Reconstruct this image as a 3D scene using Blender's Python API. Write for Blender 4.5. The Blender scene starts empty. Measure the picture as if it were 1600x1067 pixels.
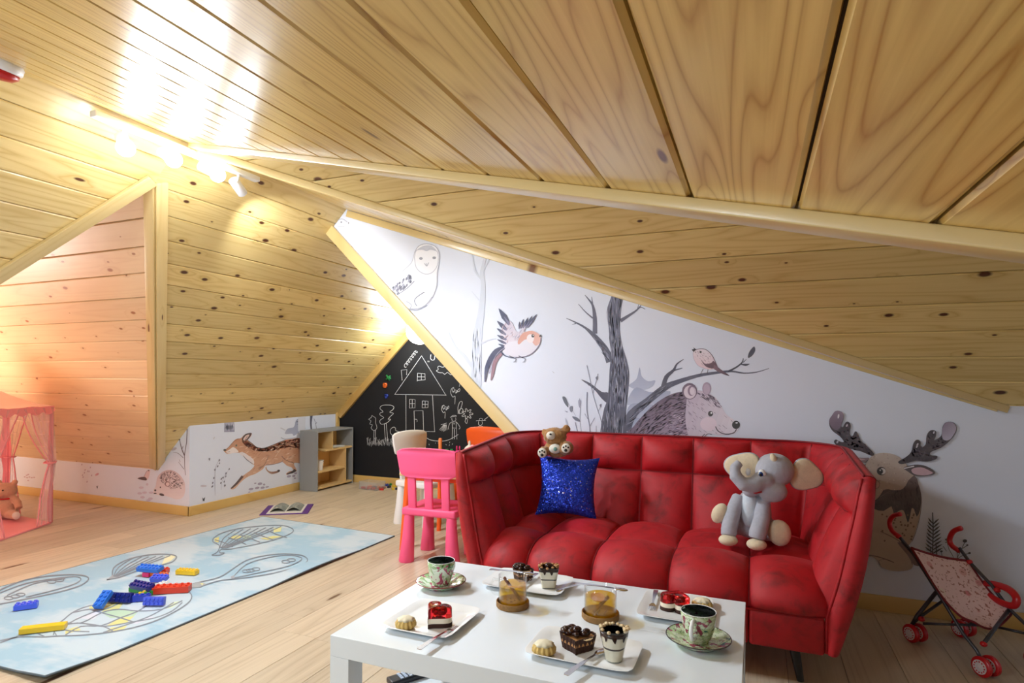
import bpy, bmesh, math, random
import numpy as np
from mathutils import Vector, Matrix, Euler, noise as mnoise
from mathutils.geometry import tessellate_polygon
random.seed(7)
R = math.radians
sc = bpy.context.scene
C = sc.collection
H = 1.25                                  # eye height above the floor
F, YAW, ROLL, CX, CY = 922.77, 0.3908, 0.0066, 800.0, 591.7

# ------------------------------------------------------------------ camera
cam_d = bpy.data.cameras.new('camera'); cam = bpy.data.objects.new('camera', cam_d); C.objects.link(cam)
cam_d.sensor_width = 36; cam_d.lens = F / 1600 * 36; cam_d.shift_y = (CY - 533.5) / 1600
cam_d.clip_start = 0.02; cam_d.clip_end = 100
cam.matrix_world = Matrix.Translation((0, 0, H)) @ Matrix.Rotation(YAW, 4, 'Z') @ Matrix.Rotation(R(90), 4, 'X') @ Matrix.Rotation(ROLL, 4, 'Z')
sc.camera = cam

# ------------------------------------------------------------------ world, exposure
w = bpy.data.worlds.new('world'); sc.world = w; w.use_nodes = True
w.node_tree.nodes['Background'].inputs[0].default_value = (0.75, 0.85, 1, 1)
w.node_tree.nodes['Background'].inputs[1].default_value = 0.3
vs = sc.view_settings
vs.view_transform = 'Standard'; vs.look = 'None'; vs.gamma = 1; vs.use_curve_mapping = False
vs.exposure = 0.27

# ------------------------------------------------------------------ lights of the room and added fills
def light(name, kind, loc, energy, col=(1, 1, 1), size=.1, rot=None, spot=None, target=None, size_y=None, blend=.6):
    l = bpy.data.lights.new(name, kind); o = bpy.data.objects.new(name, l); C.objects.link(o)
    l.energy = energy; l.color = col; o.location = loc
    if kind == 'AREA':
        l.size = size
        if size_y: l.shape = 'RECTANGLE'; l.size_y = size_y
    else: l.shadow_soft_size = size
    if kind == 'SPOT': l.spot_size = spot; l.spot_blend = blend
    if target is not None:
        o.rotation_euler = (Vector(target) - Vector(loc)).to_track_quat('-Z', 'Y').to_euler()
    elif rot: o.rotation_euler = rot
    return o
XT = -2.9
SPOTS = [((XT, 1.968, 2.409), (-.9, 1.2, .3)), ((XT, 2.206, 2.426), (.3, 2.0, .6)),
         ((XT, 2.461, 2.435), (-.6, 3.6, 1.1)), ((XT, 2.669, 2.40), (-3.15, 3.7, 1.8))]
for i, (p, t) in enumerate(SPOTS[:3]):
    d = (Vector(t) - Vector(p)).normalized()
    light('track_bulb_light', 'SPOT', Vector(p) + d * .10, 86, (.80, .90, 1), .035, spot=R(158), target=Vector(p) + Vector((d.x * .45, d.y * .45, -1)), blend=.75)
for i, (p, t) in enumerate(SPOTS[:3]):  # added points below the bulbs, brightening the boards around them
    light('track_glow_fill', 'POINT', Vector(p) + Vector((.03, 0, -.24)), 1.6, (.84, .92, 1), .06)
light('track_spot_light', 'SPOT', Vector(SPOTS[3][0]) + (Vector(SPOTS[3][1]) - Vector(SPOTS[3][0])).normalized() * .07, 34, (.92, .96, 1), .02, spot=R(100), target=SPOTS[3][1])
light('nook_globe_light', 'POINT', (-3.455, 5.48, 1.74), 22, (.82, .92, 1), .11)
# unseen fills added behind and beside the photographer
light('rear_high_fill', 'AREA', (-1.9, -.6, 2.05), 24, (.76, .88, 1), .5, target=(-1.9, 1.5, 0))
light('rear_wide_fill', 'AREA', (-2.3, -1.42, 1.1), 20, (.74, .87, 1), 2.6, target=(-2.0, 2.5, 1.0), size_y=1.2)
light('alcove_warm_fill', 'POINT', (-6.3, 1.85, 1.25), 62, (1, .88, .81), .2)  # unseen warm source put in for the light on the dormer boards
# ------------------------------------------------------------------ pixel of the photograph -> point on a real surface
def ray(x, y):
    a = ((x - CX) / F, (y - CY) / F)
    cr, sr = math.cos(ROLL), math.sin(ROLL)
    a = (cr * a[0] + sr * a[1], -sr * a[0] + cr * a[1])
    c, s = math.cos(YAW), math.sin(YAW)
    return Vector((c * a[0] - s, s * a[0] + c, -a[1]))
def onz(x, y, Z=0.0): r = ray(x, y); t = (Z - H) / r.z; return Vector((r.x * t, r.y * t, Z))
def ony(x, y, Y): r = ray(x, y); t = Y / r.y; return Vector((r.x * t, Y, H + r.z * t))
def onx(x, y, X): r = ray(x, y); t = X / r.x; return Vector((X, r.y * t, H + r.z * t))

# ------------------------------------------------------------------ mesh helpers
class MB:
    def __init__(s): s.v = []; s.f = []; s.c = []; s.mi = []
    def add(s, vs, fs, col=None, mi=0):
        n = len(s.v); s.v += [tuple(p) for p in vs]; s.f += [tuple(i + n for i in f) for f in fs]
        s.c += [col] * len(fs); s.mi += [mi] * len(fs); return s
    def box(s, c, d, rz=0, col=None, bev=0, mi=0):
        x, y, z = d[0] / 2, d[1] / 2, d[2] / 2
        M_ = Matrix.Translation(c) @ (rz if isinstance(rz, Matrix) else Matrix.Rotation(rz, 4, 'Z'))
        if not bev:
            vs = [M_ @ Vector((a * x, b * y, e * z)) for a in (-1, 1) for b in (-1, 1) for e in (-1, 1)]
            return s.add(vs, [(0, 1, 3, 2), (4, 6, 7, 5), (0, 4, 5, 1), (2, 3, 7, 6), (0, 2, 6, 4), (1, 5, 7, 3)], col, mi)
        b = min(bev, x * .99, y * .99, z * .99)
        # bevelled box: superellipse-like grid
        bm = bmesh.new(); bmesh.ops.create_cube(bm, size=1)
        for v in bm.verts: v.co = Vector((v.co.x * 2 * x, v.co.y * 2 * y, v.co.z * 2 * z))
        bmesh.ops.bevel(bm, geom=bm.edges[:], offset=b, segments=3, affect='EDGES', profile=.5)
        bm.verts.ensure_lookup_table()
        vs = [M_ @ v.co for v in bm.verts]; fs = [tuple(v.index for v in f.verts) for f in bm.faces]; bm.free()
        return s.add(vs, fs, col, mi)
    def tube(s, pts, r, n=10, cap=True, closed=False, col=None, mi=0, flat=1.0):
        pts = [Vector(p) for p in pts]; m = len(pts)
        rr = r if isinstance(r, (list, tuple)) else [r] * m
        vs = []; up = None
        for i, p in enumerate(pts):
            a = pts[(i - 1) % m] if closed else pts[max(i - 1, 0)]
            b = pts[(i + 1) % m] if closed else pts[min(i + 1, m - 1)]
            t = (b - a).normalized()
            if up is None: up = t.orthogonal().normalized()
            up = (up - t * up.dot(t)).normalized(); sd = t.cross(up)
            for k in range(n):
                q = 2 * math.pi * k / n
                vs.append(p + up * math.cos(q) * rr[i] + sd * math.sin(q) * rr[i] * flat)
        fs = []
        for i in range(m if closed else m - 1):
            j = (i + 1) % m
            for k in range(n): fs.append((i * n + k, i * n + (k + 1) % n, j * n + (k + 1) % n, j * n + k))
        if cap and not closed: fs += [tuple(range(n))[::-1], tuple(range((m - 1) * n, m * n))]
        return s.add(vs, fs, col, mi)
    def lathe(s, prof, c=(0, 0, 0), n=32, col=None, mi=0, M_=None, fn=None):
        vs = []; M_ = M_ or Matrix.Identity(4); c = Vector(c)
        for (r, z) in prof:
            for k in range(n):
                q = 2 * math.pi * k / n; rr = r * (fn(q) if fn else 1)
                vs.append(c + M_ @ Vector((rr * math.cos(q), rr * math.sin(q), z)))
        fs = [(i * n + k, i * n + (k + 1) % n, (i + 1) * n + (k + 1) % n, (i + 1) * n + k) for i in range(len(prof) - 1) for k in range(n)]
        if prof[0][0] > 1e-5: fs.append(tuple(range(n))[::-1])
        if prof[-1][0] > 1e-5: fs.append(tuple(range((len(prof) - 1) * n, len(prof) * n)))
        return s.add(vs, fs, col, mi)
    def ell(s, c, r, M_=None, n=20, m=12, col=None, mi=0, fn=None):
        vs = []; M_ = M_ or Matrix.Identity(4); c = Vector(c); r = r if isinstance(r, (list, tuple)) else (r, r, r)
        for i in range(m + 1):
            a = math.pi * i / m
            for k in range(n):
                q = 2 * math.pi * k / n
                p = Vector((math.sin(a) * math.cos(q), math.sin(a) * math.sin(q), math.cos(a)))
                e = fn(p) if fn else 1
                vs.append(c + M_ @ Vector((p.x * r[0] * e, p.y * r[1] * e, p.z * r[2] * e)))
        fs = [(i * n + k, (i + 1) * n + k, (i + 1) * n + (k + 1) % n, i * n + (k + 1) % n) for i in range(m) for k in range(n)]
        return s.add(vs, fs, col, mi)
    def prism(s, poly, z0, z1, M_=None, col=None, mi=0):
        M_ = M_ or Matrix.Identity(4); n = len(poly)
        vs = [M_ @ Vector((p[0], p[1], z0)) for p in poly] + [M_ @ Vector((p[0], p[1], z1)) for p in poly]
        fs = [tuple(range(n))[::-1], tuple(range(n, 2 * n))] + [(i, (i + 1) % n, (i + 1) % n + n, i + n) for i in range(n)]
        return s.add(vs, fs, col, mi)
    def build(s, name, mats, parent=None, smooth=False, weld=False, angle=None):
        me = bpy.data.meshes.new(name); me.from_pydata(s.v, [], s.f)
        mats = mats if isinstance(mats, (list, tuple)) else [mats]
        for m in mats: me.materials.append(m)
        if any(s.mi): me.polygons.foreach_set('material_index', s.mi)
        if any(c is not None for c in s.c):
            at = me.color_attributes.new('Col', 'FLOAT_COLOR', 'CORNER'); buf = []
            for f, c in zip(s.f, s.c): buf += list(c or (1, 1, 1, 1)) * len(f)
            at.data.foreach_set('color', buf)
        if weld:
            bm = bmesh.new(); bm.from_mesh(me); bmesh.ops.remove_doubles(bm, verts=bm.verts, dist=1e-5)
            bmesh.ops.recalc_face_normals(bm, faces=bm.faces); bm.to_mesh(me); bm.free()
        if smooth:
            me.shade_smooth()
            if angle: me.set_sharp_from_angle(angle=R(angle))
        me.update()
        o = bpy.data.objects.new(name, me); C.objects.link(o)
        if parent: o.parent = parent
        return o
def thing(name, label, cat, loc=(0, 0, 0), rz=0, group=None):
    o = bpy.data.objects.new(name, None); C.objects.link(o); o.empty_display_size = .05
    o.location = loc; o.rotation_euler = rz if isinstance(rz, (tuple, Euler)) else (0, 0, rz)
    return tag(o, label, cat, group)
def tag(o, label=None, cat=None, group=None, kind=None):
    if label: o['label'] = label
    if cat: o['category'] = cat
    if group: o['group'] = group
    if kind: o['kind'] = kind
    return o
def struct(o, label=None): o['kind'] = 'structure'; return tag(o, label, None)
def emp(name, loc=(0, 0, 0)):
    o = bpy.data.objects.new(name, None); C.objects.link(o); o.location = loc; o.empty_display_size = .05; return o
def dup(root, loc, rz=None, label=None):
    r = root.copy(); C.objects.link(r); r.location = loc
    if rz is not None: r.rotation_euler = (0, 0, rz) if not isinstance(rz, (tuple, Euler)) else rz
    if label: r['label'] = label
    for ch in list(root.children):
        c = ch.copy(); C.objects.link(c); c.parent = r
        for g in ch.children:
            d = g.copy(); C.objects.link(d); d.parent = c
    return r
def mods(o, *ms):
    for k, kw in ms:
        m = o.modifiers.new(k.lower(), k)
        for a, b in kw.items(): setattr(m, a, b)
    return o
def srgb(r, g=None, b=None, a=1):
    if g is None: r, g, b = r
    f = lambda c: ((c / 255 + .055) / 1.055) ** 2.4 if c > 10 else c / 255 / 12.92
    return (f(r), f(g), f(b), a)

# ------------------------------------------------------------------ materials
class NT:
    def __init__(s, name):
        s.m = bpy.data.materials.new(name); s.m.use_nodes = True; s.t = s.m.node_tree; s.n = s.t.nodes; s.l = s.t.links
        s.b = s.n['Principled BSDF']; s.o = s.n['Material Output']
    def N(s, t, **kw):
        n = s.n.new(t); ins = kw.pop('i', {})
        for k, v in kw.items(): setattr(n, k, v)
        for k, v in ins.items(): s.set(n.inputs[k], v)
        return n
    def set(s, sock, v):
        if isinstance(v, bpy.types.NodeSocket): s.l.new(v, sock)
        else: sock.default_value = v
    def math(s, op, a, b=None, c=None):
        n = s.N('ShaderNodeMath', operation=op); s.set(n.inputs[0], a)
        if b is not None: s.set(n.inputs[1], b)
        if c is not None: s.set(n.inputs[2], c)
        return n.outputs[0]
    def vmath(s, op, a, b):
        n = s.N('ShaderNodeVectorMath', operation=op); s.set(n.inputs[0], a); s.set(n.inputs[1], b); return n.outputs[0]
    def noise(s, vec, scale, detail=2, rough=.5, out='Fac', dist=0):
        n = s.N('ShaderNodeTexNoise'); s.set(n.inputs['Vector'], vec); n.inputs['Scale'].default_value = scale
        n.inputs['Detail'].default_value = detail; n.inputs['Roughness'].default_value = rough; n.inputs['Distortion'].default_value = dist
        return n.outputs[out]
    def ramp(s, fac, stops, interp='LINEAR'):
        n = s.N('ShaderNodeValToRGB'); s.set(n.inputs[0], fac); n.color_ramp.interpolation = interp
        e = n.color_ramp.elements
        while len(e) < len(stops): e.new(.5)
        for k, (p, c) in enumerate(stops): e[k].position = p; e[k].color = c if hasattr(c, '__len__') else (c, c, c, 1)
        return n.outputs[0]
    def mix(s, fac, a, b, mode='MIX'):
        n = s.N('ShaderNodeMix', data_type='RGBA', blend_type=mode); s.set(n.inputs[0], fac); s.set(n.inputs[6], a); s.set(n.inputs[7], b)
        return n.outputs[2]
    def bump(s, h, st=.3, d=.001):
        n = s.N('ShaderNodeBump'); n.inputs['Strength'].default_value = st; n.inputs['Distance'].default_value = d
        s.set(n.inputs['Height'], h); s.l.new(n.outputs[0], s.b.inputs['Normal'])
    def P(s, **kw):
        for k, v in kw.items(): s.set(s.b.inputs[k.replace('_', ' ')], v)
        return s
def plain(name, col, rough=.5, metal=0, var=.06, scale=12, **kw):
    t = NT(name); co = t.N('ShaderNodeTexCoord').outputs['Object']
    n = t.noise(co, scale, 3)
    c2 = tuple(max(0, c * (1 - var * 2)) for c in col[:3]) + (1,)
    t.P(Base_Color=t.mix(n, c2, col), Roughness=rough, Metallic=metal)
    for k, v in kw.items(): t.set(t.b.inputs[k.replace('_', ' ')], v)
    return t.m
def wood(name, light_c, dark_c, knot_c, rough=.3, coat=.5, knots=.5, gain=10, knotx=2.0, knoty=6.0, dark2=None, fibre=.35, lines=.5, ks=1.0, grainy=7.0):
    t = NT(name); co = t.N('ShaderNodeTexCoord').outputs['Object']
    rnd = t.N('ShaderNodeObjectInfo').outputs['Random']
    off = t.N('ShaderNodeCombineXYZ', i={0: t.math('MULTIPLY', rnd, 37.3), 1: 0.0, 2: t.math('MULTIPLY', rnd, 91.7)}).outputs[0]
    v = t.vmath('ADD', co, off)
    # knots
    kv = t.vmath('MULTIPLY', v, (knotx, knoty, 0.0))
    kz = t.vmath('ADD', kv, t.N('ShaderNodeCombineXYZ', i={0: 0.0, 1: t.math('MULTIPLY', rnd, 53.0), 2: 0.0}).outputs[0])
    vo = t.N('ShaderNodeTexVoronoi', voronoi_dimensions='2D', i={'Vector': kz, 'Scale': 1.0})
    d = vo.outputs['Distance']; cr = t.N('ShaderNodeSeparateColor', i={0: vo.outputs['Color']})
    on = t.math('GREATER_THAN', cr.outputs[0], 1 - knots)
    rad = t.math('MULTIPLY_ADD', cr.outputs[1], .075 * ks, .02 * ks)
    rel = t.math('DIVIDE', d, rad)
    kn = t.math('MULTIPLY', t.ramp(rel, [(.55, 1.0), (1.0, 0.0)]), on)
    halo = t.math('MULTIPLY', t.ramp(t.math('MULTIPLY', rel, .25), [(.2, 1.0), (.9, 0.0)]), on)
    # growth rings
    g = t.noise(t.vmath('MULTIPLY', v, (.42, grainy, 1.0)), 1.0, 2.5, .4)
    g = t.math('ADD', t.math('MULTIPLY', g, gain), t.math('MULTIPLY', halo, .9))
    band = t.math('PINGPONG', g, .5)
    band = t.ramp(band, [(.0, 1.0), (.10, .45), (.3, .12), (.5, 0.0)])
    f = t.noise(t.vmath('MULTIPLY', v, (3.0, 160.0, 1.0)), 1.0, 2, .6)
    big = t.noise(t.vmath('MULTIPLY', v, (.8, 2.0, 1.0)), 1.0, 2)
    fac = t.math('ADD', t.math('MULTIPLY', band, lines), t.math('MULTIPLY', t.math('SUBTRACT', f, .5), fibre))
    fac = t.math('ADD', fac, t.math('MULTIPLY', t.math('SUBTRACT', big, .45), .5))
    fac = t.math('ADD', fac, t.math('MULTIPLY', halo, .22))
    col = t.mix(t.N('ShaderNodeClamp', i={0: fac}).outputs[0], light_c, dark_c)
    tint = t.math('MULTIPLY_ADD', rnd, .22, .89)
    col = t.mix(1.0, col, t.N('ShaderNodeCombineColor', i={0: tint, 1: tint, 2: tint}).outputs[0], 'MULTIPLY')
    col = t.mix(kn, col, knot_c)
    t.P(Base_Color=col, Roughness=rough); t.b.inputs['Coat Weight'].default_value = coat; t.b.inputs['Coat Roughness'].default_value = rough * .6
    t.bump(t.math('ADD', f, t.math('MULTIPLY', band, .7)), .15, .0006)
    return t.m
M = {}
M['pine'] = wood('pine_ceiling', srgb(236, 210, 146), srgb(206, 170, 96), srgb(92, 52, 28), .34, .45, .5, 12, lines=.7)
M['pine_near'] = wood('pine_near', srgb(230, 198, 120), srgb(184, 138, 64), srgb(100, 58, 30), .36, .5, .45, 24, 1.6, 6.5, lines=.85, fibre=.5, grainy=6.5)
M['pine_knotty'] = wood('pine_knotty', srgb(234, 208, 142), srgb(200, 164, 88), srgb(84, 44, 22), .4, .25, .85, 13, 3.2, 6.0, lines=.5, ks=1.25)
M['pine_rose_lit'] = wood('pine_rose_lit', srgb(240, 208, 166), srgb(216, 172, 124), srgb(160, 100, 60), .45, .2, .8, 8, 3.0, 6.0, lines=.3)  # pine with the rosy light of the left dormer put into its colour
M['trim'] = wood('pine_trim', srgb(228, 202, 142), srgb(204, 170, 102), srgb(120, 76, 40), .35, .4, .12, 6, 1.5, 10, lines=.4)
M['base'] = wood('pine_baseboard', srgb(224, 186, 112), srgb(196, 150, 76), srgb(120, 70, 34), .35, .4, .4, 6, 2, 12, lines=.4)
M['oak'] = wood('oak_floor', srgb(204, 186, 160), srgb(162, 140, 112), srgb(104, 74, 50), .42, .1, .14, 9, .9, 4.6, lines=.45, fibre=.75, ks=1.1)
M['gap'] = plain('joint_backing', srgb(70, 48, 26), .9)  # dark brown backing behind the board joints
M['white_wall'] = plain('white_wallpaper', srgb(226, 231, 246), .55, var=.01)
M['chalkboard'] = plain('chalkboard', srgb(22, 24, 32), .75, var=.25, scale=5)
t = NT('print'); t.P(Base_Color=t.mix(t.noise(t.N('ShaderNodeTexCoord').outputs['Object'], 14, 4), t.mix(.13, t.N('ShaderNodeVertexColor', layer_name='Col').outputs[0], (1, 1, 1, 1)), t.N('ShaderNodeVertexColor', layer_name='Col').outputs[0]), Roughness=.6); M['print'] = t.m

# ------------------------------------------------------------------ boards
def clip(poly, a, b, c, keep=1):           # keep a*x+b*y<=c
    out = []; n = len(poly)
    for i in range(n):
        p, q = poly[i], poly[(i + 1) % n]; dp = a * p[0] + b * p[1] - c; dq = a * q[0] + b * q[1] - c
        if dp <= 0: out.append(p)
        if dp * dq < 0: k = dp / (dp - dq); out.append((p[0] + (q[0] - p[0]) * k, p[1] + (q[1] - p[1]) * k))
    return out
def area(p): return .5 * sum(p[i][0] * p[(i + 1) % len(p)][1] - p[(i + 1) % len(p)][0] * p[i][1] for i in range(len(p)))
def frame(o, ux, uy):
    ux = Vector(ux).normalized(); uy = Vector(uy).normalized(); n = ux.cross(uy)
    m = Matrix((ux, uy, n)).transposed().to_4x4(); m.translation = Vector(o); return m
def boarded(parent, mw, poly, v0, step, mat, name='plank', gap=.0016, ch=.005, th=.016, cuts=None, backing=True, joint=None, back_off=.0):
    """strips run along local x; face at z=0, wood goes to -z; visible face up (+z)"""
    objs = []; lo = min(p[1] for p in poly); hi = max(p[1] for p in poly)
    k0 = math.floor((lo - v0) / step); k = k0
    while v0 + k * step < hi:
        a, b = v0 + k * step, v0 + (k + 1) * step
        P_ = clip(clip(poly, 0, -1, -(a + gap)), 0, 1, b - gap); segs = []
        if len(P_) >= 3 and abs(area(P_)) > 2e-4:
            xs = [p[0] for p in P_]; x0, x1 = min(xs), max(xs)
            if cuts:
                L = cuts; rr = random.Random(k * 7 + 3); x = x0 - rr.random() * L
                while x < x1:
                    q = clip(clip(P_, -1, 0, -(x + gap * .6)), 1, 0, x + L - gap * .6)
                    if len(q) >= 3 and abs(area(q)) > 2e-4: segs.append(q)
                    x += L
            else: segs = [P_]
        for q in segs:
            if area(q) < 0: q = q[::-1]
            cy = (a + b) / 2; W = (b - a) / 2
            inner = [(p[0], cy + max(-(W - gap - ch), min(W - gap - ch, p[1] - cy))) for p in q]
            n = len(q)
            vs = [mw @ Vector((p[0], p[1], 0)) for p in inner] + [mw @ Vector((p[0], p[1], -ch)) for p in q] + [mw @ Vector((p[0], p[1], -th)) for p in q]
            inv = mw.inverted(); vs = [inv @ v for v in vs]
            fs = [tuple(range(n))] + [(i + n, (i + 1) % n + n, (i + 1) % n, i) for i in range(n)] + [(i + 2 * n, (i + 1) % n + 2 * n, (i + 1) % n + n, i + n) for i in range(n)]
            mb = MB().add(vs, fs); o = mb.build(name, mat, parent); o.matrix_world = mw; objs.append(o)
        k += 1
    return objs
def slab(name, mw, poly, th, mat, z=0):
    if area(poly) < 0: poly = poly[::-1]
    mb = MB(); mb.prism(poly, z - th, z); o = mb.build(name, mat); o.matrix_world = mw; return o
def slope(name, mw, poly, v0, step, mat, **kw):
    """boarded slope: backing slab (structure) with its planks as children"""
    s = slab(name, mw, poly, .03, M['gap'], z=-.014); struct(s)
    objs = boarded(None, mw, poly, v0, step, mat, **kw)
    for o in objs: o.parent = s; o.matrix_parent_inverse = s.matrix_world.inverted() if False else Matrix.Identity(4); o.matrix_basis = Matrix.Identity(4)
    return s
def bar(name, p0, p1, wd, ht, up, mat, parent=None, off=(0, 0)):
    p0, p1, up = Vector(p0), Vector(p1), Vector(up)
    x = (p1 - p0).normalized(); y = up.cross(x).normalized(); z = x.cross(y)
    m = Matrix((x, y, z)).transposed().to_4x4(); m.translation = p0; L = (p1 - p0).length
    mb = MB().box((L / 2, off[0], off[1]), (L, wd, ht), bev=.003); o = mb.build(name, mat, parent, smooth=True, angle=40); o.matrix_world = m; return o
# ------------------------------------------------------------------ room geometry (metres)
YM, YC, YB = 3.747, 5.85, -1.5            # mural wall, chalkboard wall, wall behind the photographer
XL, XR, XE = -4.69, 2.6, -8.6             # knee wall, right wall, end of the left dormer
ZB, SB = 1.54, .345                       # main right slope  Z = ZB - SB X
Zc = lambda x: 5.5 + x                    # main left slope (45 degrees)
Zp = lambda y: 4.875 - y                  # far slope of the right dormer
Zn = lambda y: .703 + .784 * y            # near slope of the right dormer
SD = 1.324; YD = 2.32; Zd = lambda y: .39 + SD * (3.8 - abs(y - YD) - YD)   # slopes of the left dormer
XA, YA = -2.888, 2.339; ZA = Zb = ZB - SB * XA
XRIDGE = -2.944
cb, sb = 1 / math.hypot(1, SB), SB / math.hypot(1, SB)
# frames: local x along the boards, local y across them, +z into the room
def fr(o, ux, uy, inward):
    m = frame(o, ux, uy)
    if (m.to_3x3() @ Vector((0, 0, 1))).dot(Vector(inward)) < 0: m = frame(o, tuple(-a for a in ux), uy)
    return m
def loc2(m, pts): inv = m.inverted(); return [(lambda q: (q.x, q.y))(inv @ Vector(p)) for p in pts]

# main right slope, near part and far part
mB = fr((0, 0, ZB), (0, 1, 0), (1, 0, -SB), (0, 0, -1))
pb = lambda x, y: (x, y, ZB - SB * x)
near = [pb(XRIDGE, YB), pb(XR, YB), pb(XR, 1.068 - .44 * XR), pb(XA, YA), pb(XRIDGE, YA)]
v_b = (Vector(pb(.057, 0)) - Vector((0, 0, ZB))).length
ceil = slope('ceiling', mB, loc2(mB, near), v_b, .1765, M['pine_near'], gap=.002, ch=.006)
tag(ceil, 'near pine plank ceiling slope over the sofa side')
farp = [pb(XRIDGE, YA), pb(XA, YA), pb((ZB - Zp(YM)) / SB, YM), pb(XRIDGE, YM)]
slope('ceiling', mB, loc2(mB, farp), v_b, .1765, M['pine'])
# right dormer: far slope (seen) and near slope
mP = fr((0, YM, Zp(YM)), (1, 0, 0), (0, -1, 1), (0, -1, -1))
slope('ceiling', mP, loc2(mP, [((ZB - Zp(YM)) / SB, YM, Zp(YM)), (XR, YM, Zp(YM)), (XR, YA, Zp(YA)), (XA, YA, Zp(YA))]), .006, .1675, M['pine_knotty'])
mN = fr((0, YA, Zn(YA)), (1, 0, 0), (0, -1, -.784), (0, 1, -1))
yn = 1.068 - .44 * XR
slope('ceiling', mN, loc2(mN, [(XA, YA, Zn(YA)), (XR, YA, Zn(YA)), (XR, max(yn, -.07), Zn(max(yn, -.07)))]), 0, .1675, M['pine'])
# main left slope: upper strip and parts beside the left dormer
mC = fr((XL, 0, Zc(XL)), (0, 1, 0), (1, 0, 1), (1, 0, -1))
pc = lambda x, y: (x, y, Zc(x))
xap = -5.11 + SD * (3.8 - YD)             # apex of the left dormer on the slope
yk = YD - (xap - XL) / SD                 # crease meets knee wall height
v_c = (-4.585 - XL) * math.sqrt(2) - .002
far_c = [pc(xap, YD), pc(XRIDGE, YD), pc(XRIDGE, YM), pc(-3.087, YM), pc(-3.087, YC), pc(XL, YC), pc(XL, 3.8), pc(-5.11, 3.8)]
slope('ceiling', mC, loc2(mC, far_c), v_c, .1675, M['pine_knotty'])
near_c = [pc(XRIDGE, YB), pc(XRIDGE, YD), pc(xap, YD), pc(XL, yk), pc(XL, YB)]
slope('ceiling', mC, loc2(mC, near_c), v_c, .1675, M['pine'])
# left dormer far slope (seen) and near slope
mD = fr((0, 3.8, .39), (1, 0, 0), (0, -1, SD), (0, -1, -1))
slope('ceiling', mD, loc2(mD, [(-5.11, 3.8, .39), (xap, YD, Zd(YD)), (XE, YD, Zd(YD)), (XE, 3.8, .39)]), .012, .1735, M['pine_rose_lit'])
yd0 = 2 * YD - 3.8
mD2 = fr((0, yd0, .39), (1, 0, 0), (0, 1, SD), (0, 1, -1))
slope('ceiling', mD2, loc2(mD2, [(-5.11, yd0, .39), (xap, YD, Zd(YD)), (XE, YD, Zd(YD)), (XE, yd0, .39)]), .012, .1735, M['pine_rose_lit'])
# nook right slope beyond the mural wall
Ze = lambda x: -.606 - .978 * x
mE = fr((-.62, 0, 0), (0, 1, 0), (-1, 0, .978), (-1, 0, -1))
slope('ceiling', mE, loc2(mE, [(-.62, YM + .1, 0), (-.62, YC, 0), (-3.087, YC, Ze(-3.087)), (-3.087, YM + .1, Ze(-3.087))]), 0, .1675, M['pine'])

# ------------------------------------------------------------------ walls
def wall(name, m, poly, mat, th=.08, label=None): return struct(slab(name, m, poly, th, mat), label)
mYf = lambda Y: fr((0, Y, 0), (1, 0, 0), (0, 0, 1), (0, -1, 0))
def wy(name, Y, pts, mat, inward=(0, -1, 0), th=.08, label=None):
    m = fr((0, Y, 0), (1, 0, 0), (0, 0, 1), inward); return wall(name, m, loc2(m, [(x, Y, z) for x, z in pts]), mat, th, label)
def wx(name, X, pts, mat, inward, th=.08, label=None):
    m = fr((X, 0, 0), (0, 1, 0), (0, 0, 1), inward); return wall(name, m, loc2(m, [(X, y, z) for y, z in pts]), mat, th, label)
mural = wy('wall_back', YM, [(-.62, 0), (XR, 0), (XR, Zp(YM)), ((ZB - Zp(YM)) / SB, Zp(YM)), (XRIDGE, ZB - SB * XRIDGE), (-3.087, 2.413)], M['white_wall'], label='white wall with woodland animal mural behind the sofa')
chalk = wy('wall_far', YC, [(XL, 0), (-.62, 0), (-3.087, 2.413), (XL, Zc(XL))], M['chalkboard'], label='black chalkboard gable wall with chalk drawings')
hedge = wy('wall_alcove', 3.8, [(XE, 0), (XL - .001, 0), (XL - .001, Zc(XL)), (-5.11, .39), (XE, .39)], M['white_wall'], th=.08, label='low white wall with hedgehog print under the rose-lit planks')
fox = wx('wall_left', XL, [(3.802, 0), (YC, 0), (YC, .81), (3.802, .81)], M['white_wall'], (1, 0, 0), label='low white wall with running deer print beside the grey shelf')
wx('wall_left_near', XL, [(YB, 0), (yd0, 0), (yd0, .39), (yk, .81), (YB, .81)], M['white_wall'], (1, 0, 0))
wy('wall_alcove_near', yd0, [(XE, 0), (XL, 0), (XL, .41), (-5.09, .41), (XE, .39)], M['white_wall'], (0, 1, 0))
wx('wall_end', XE, [(yd0, 0), (3.8, 0), (3.8, .39), (YD, Zd(YD)), (yd0, .39)], M['white_wall'], (1, 0, 0))
wx('wall_right', XR, [(YB, 0), (YM, 0), (YM, Zp(YM)), (YA, Zp(YA)), (-.07, ZB - SB * XR), (YB, ZB - SB * XR)], M['white_wall'], (-1, 0, 0))
wy('wall_front', YB, [(XL, 0), (XR, 0), (XR, ZB - SB * XR), (XRIDGE, ZB - SB * XRIDGE), (XL, .81)], M['white_wall'], (0, 1, 0))

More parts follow.
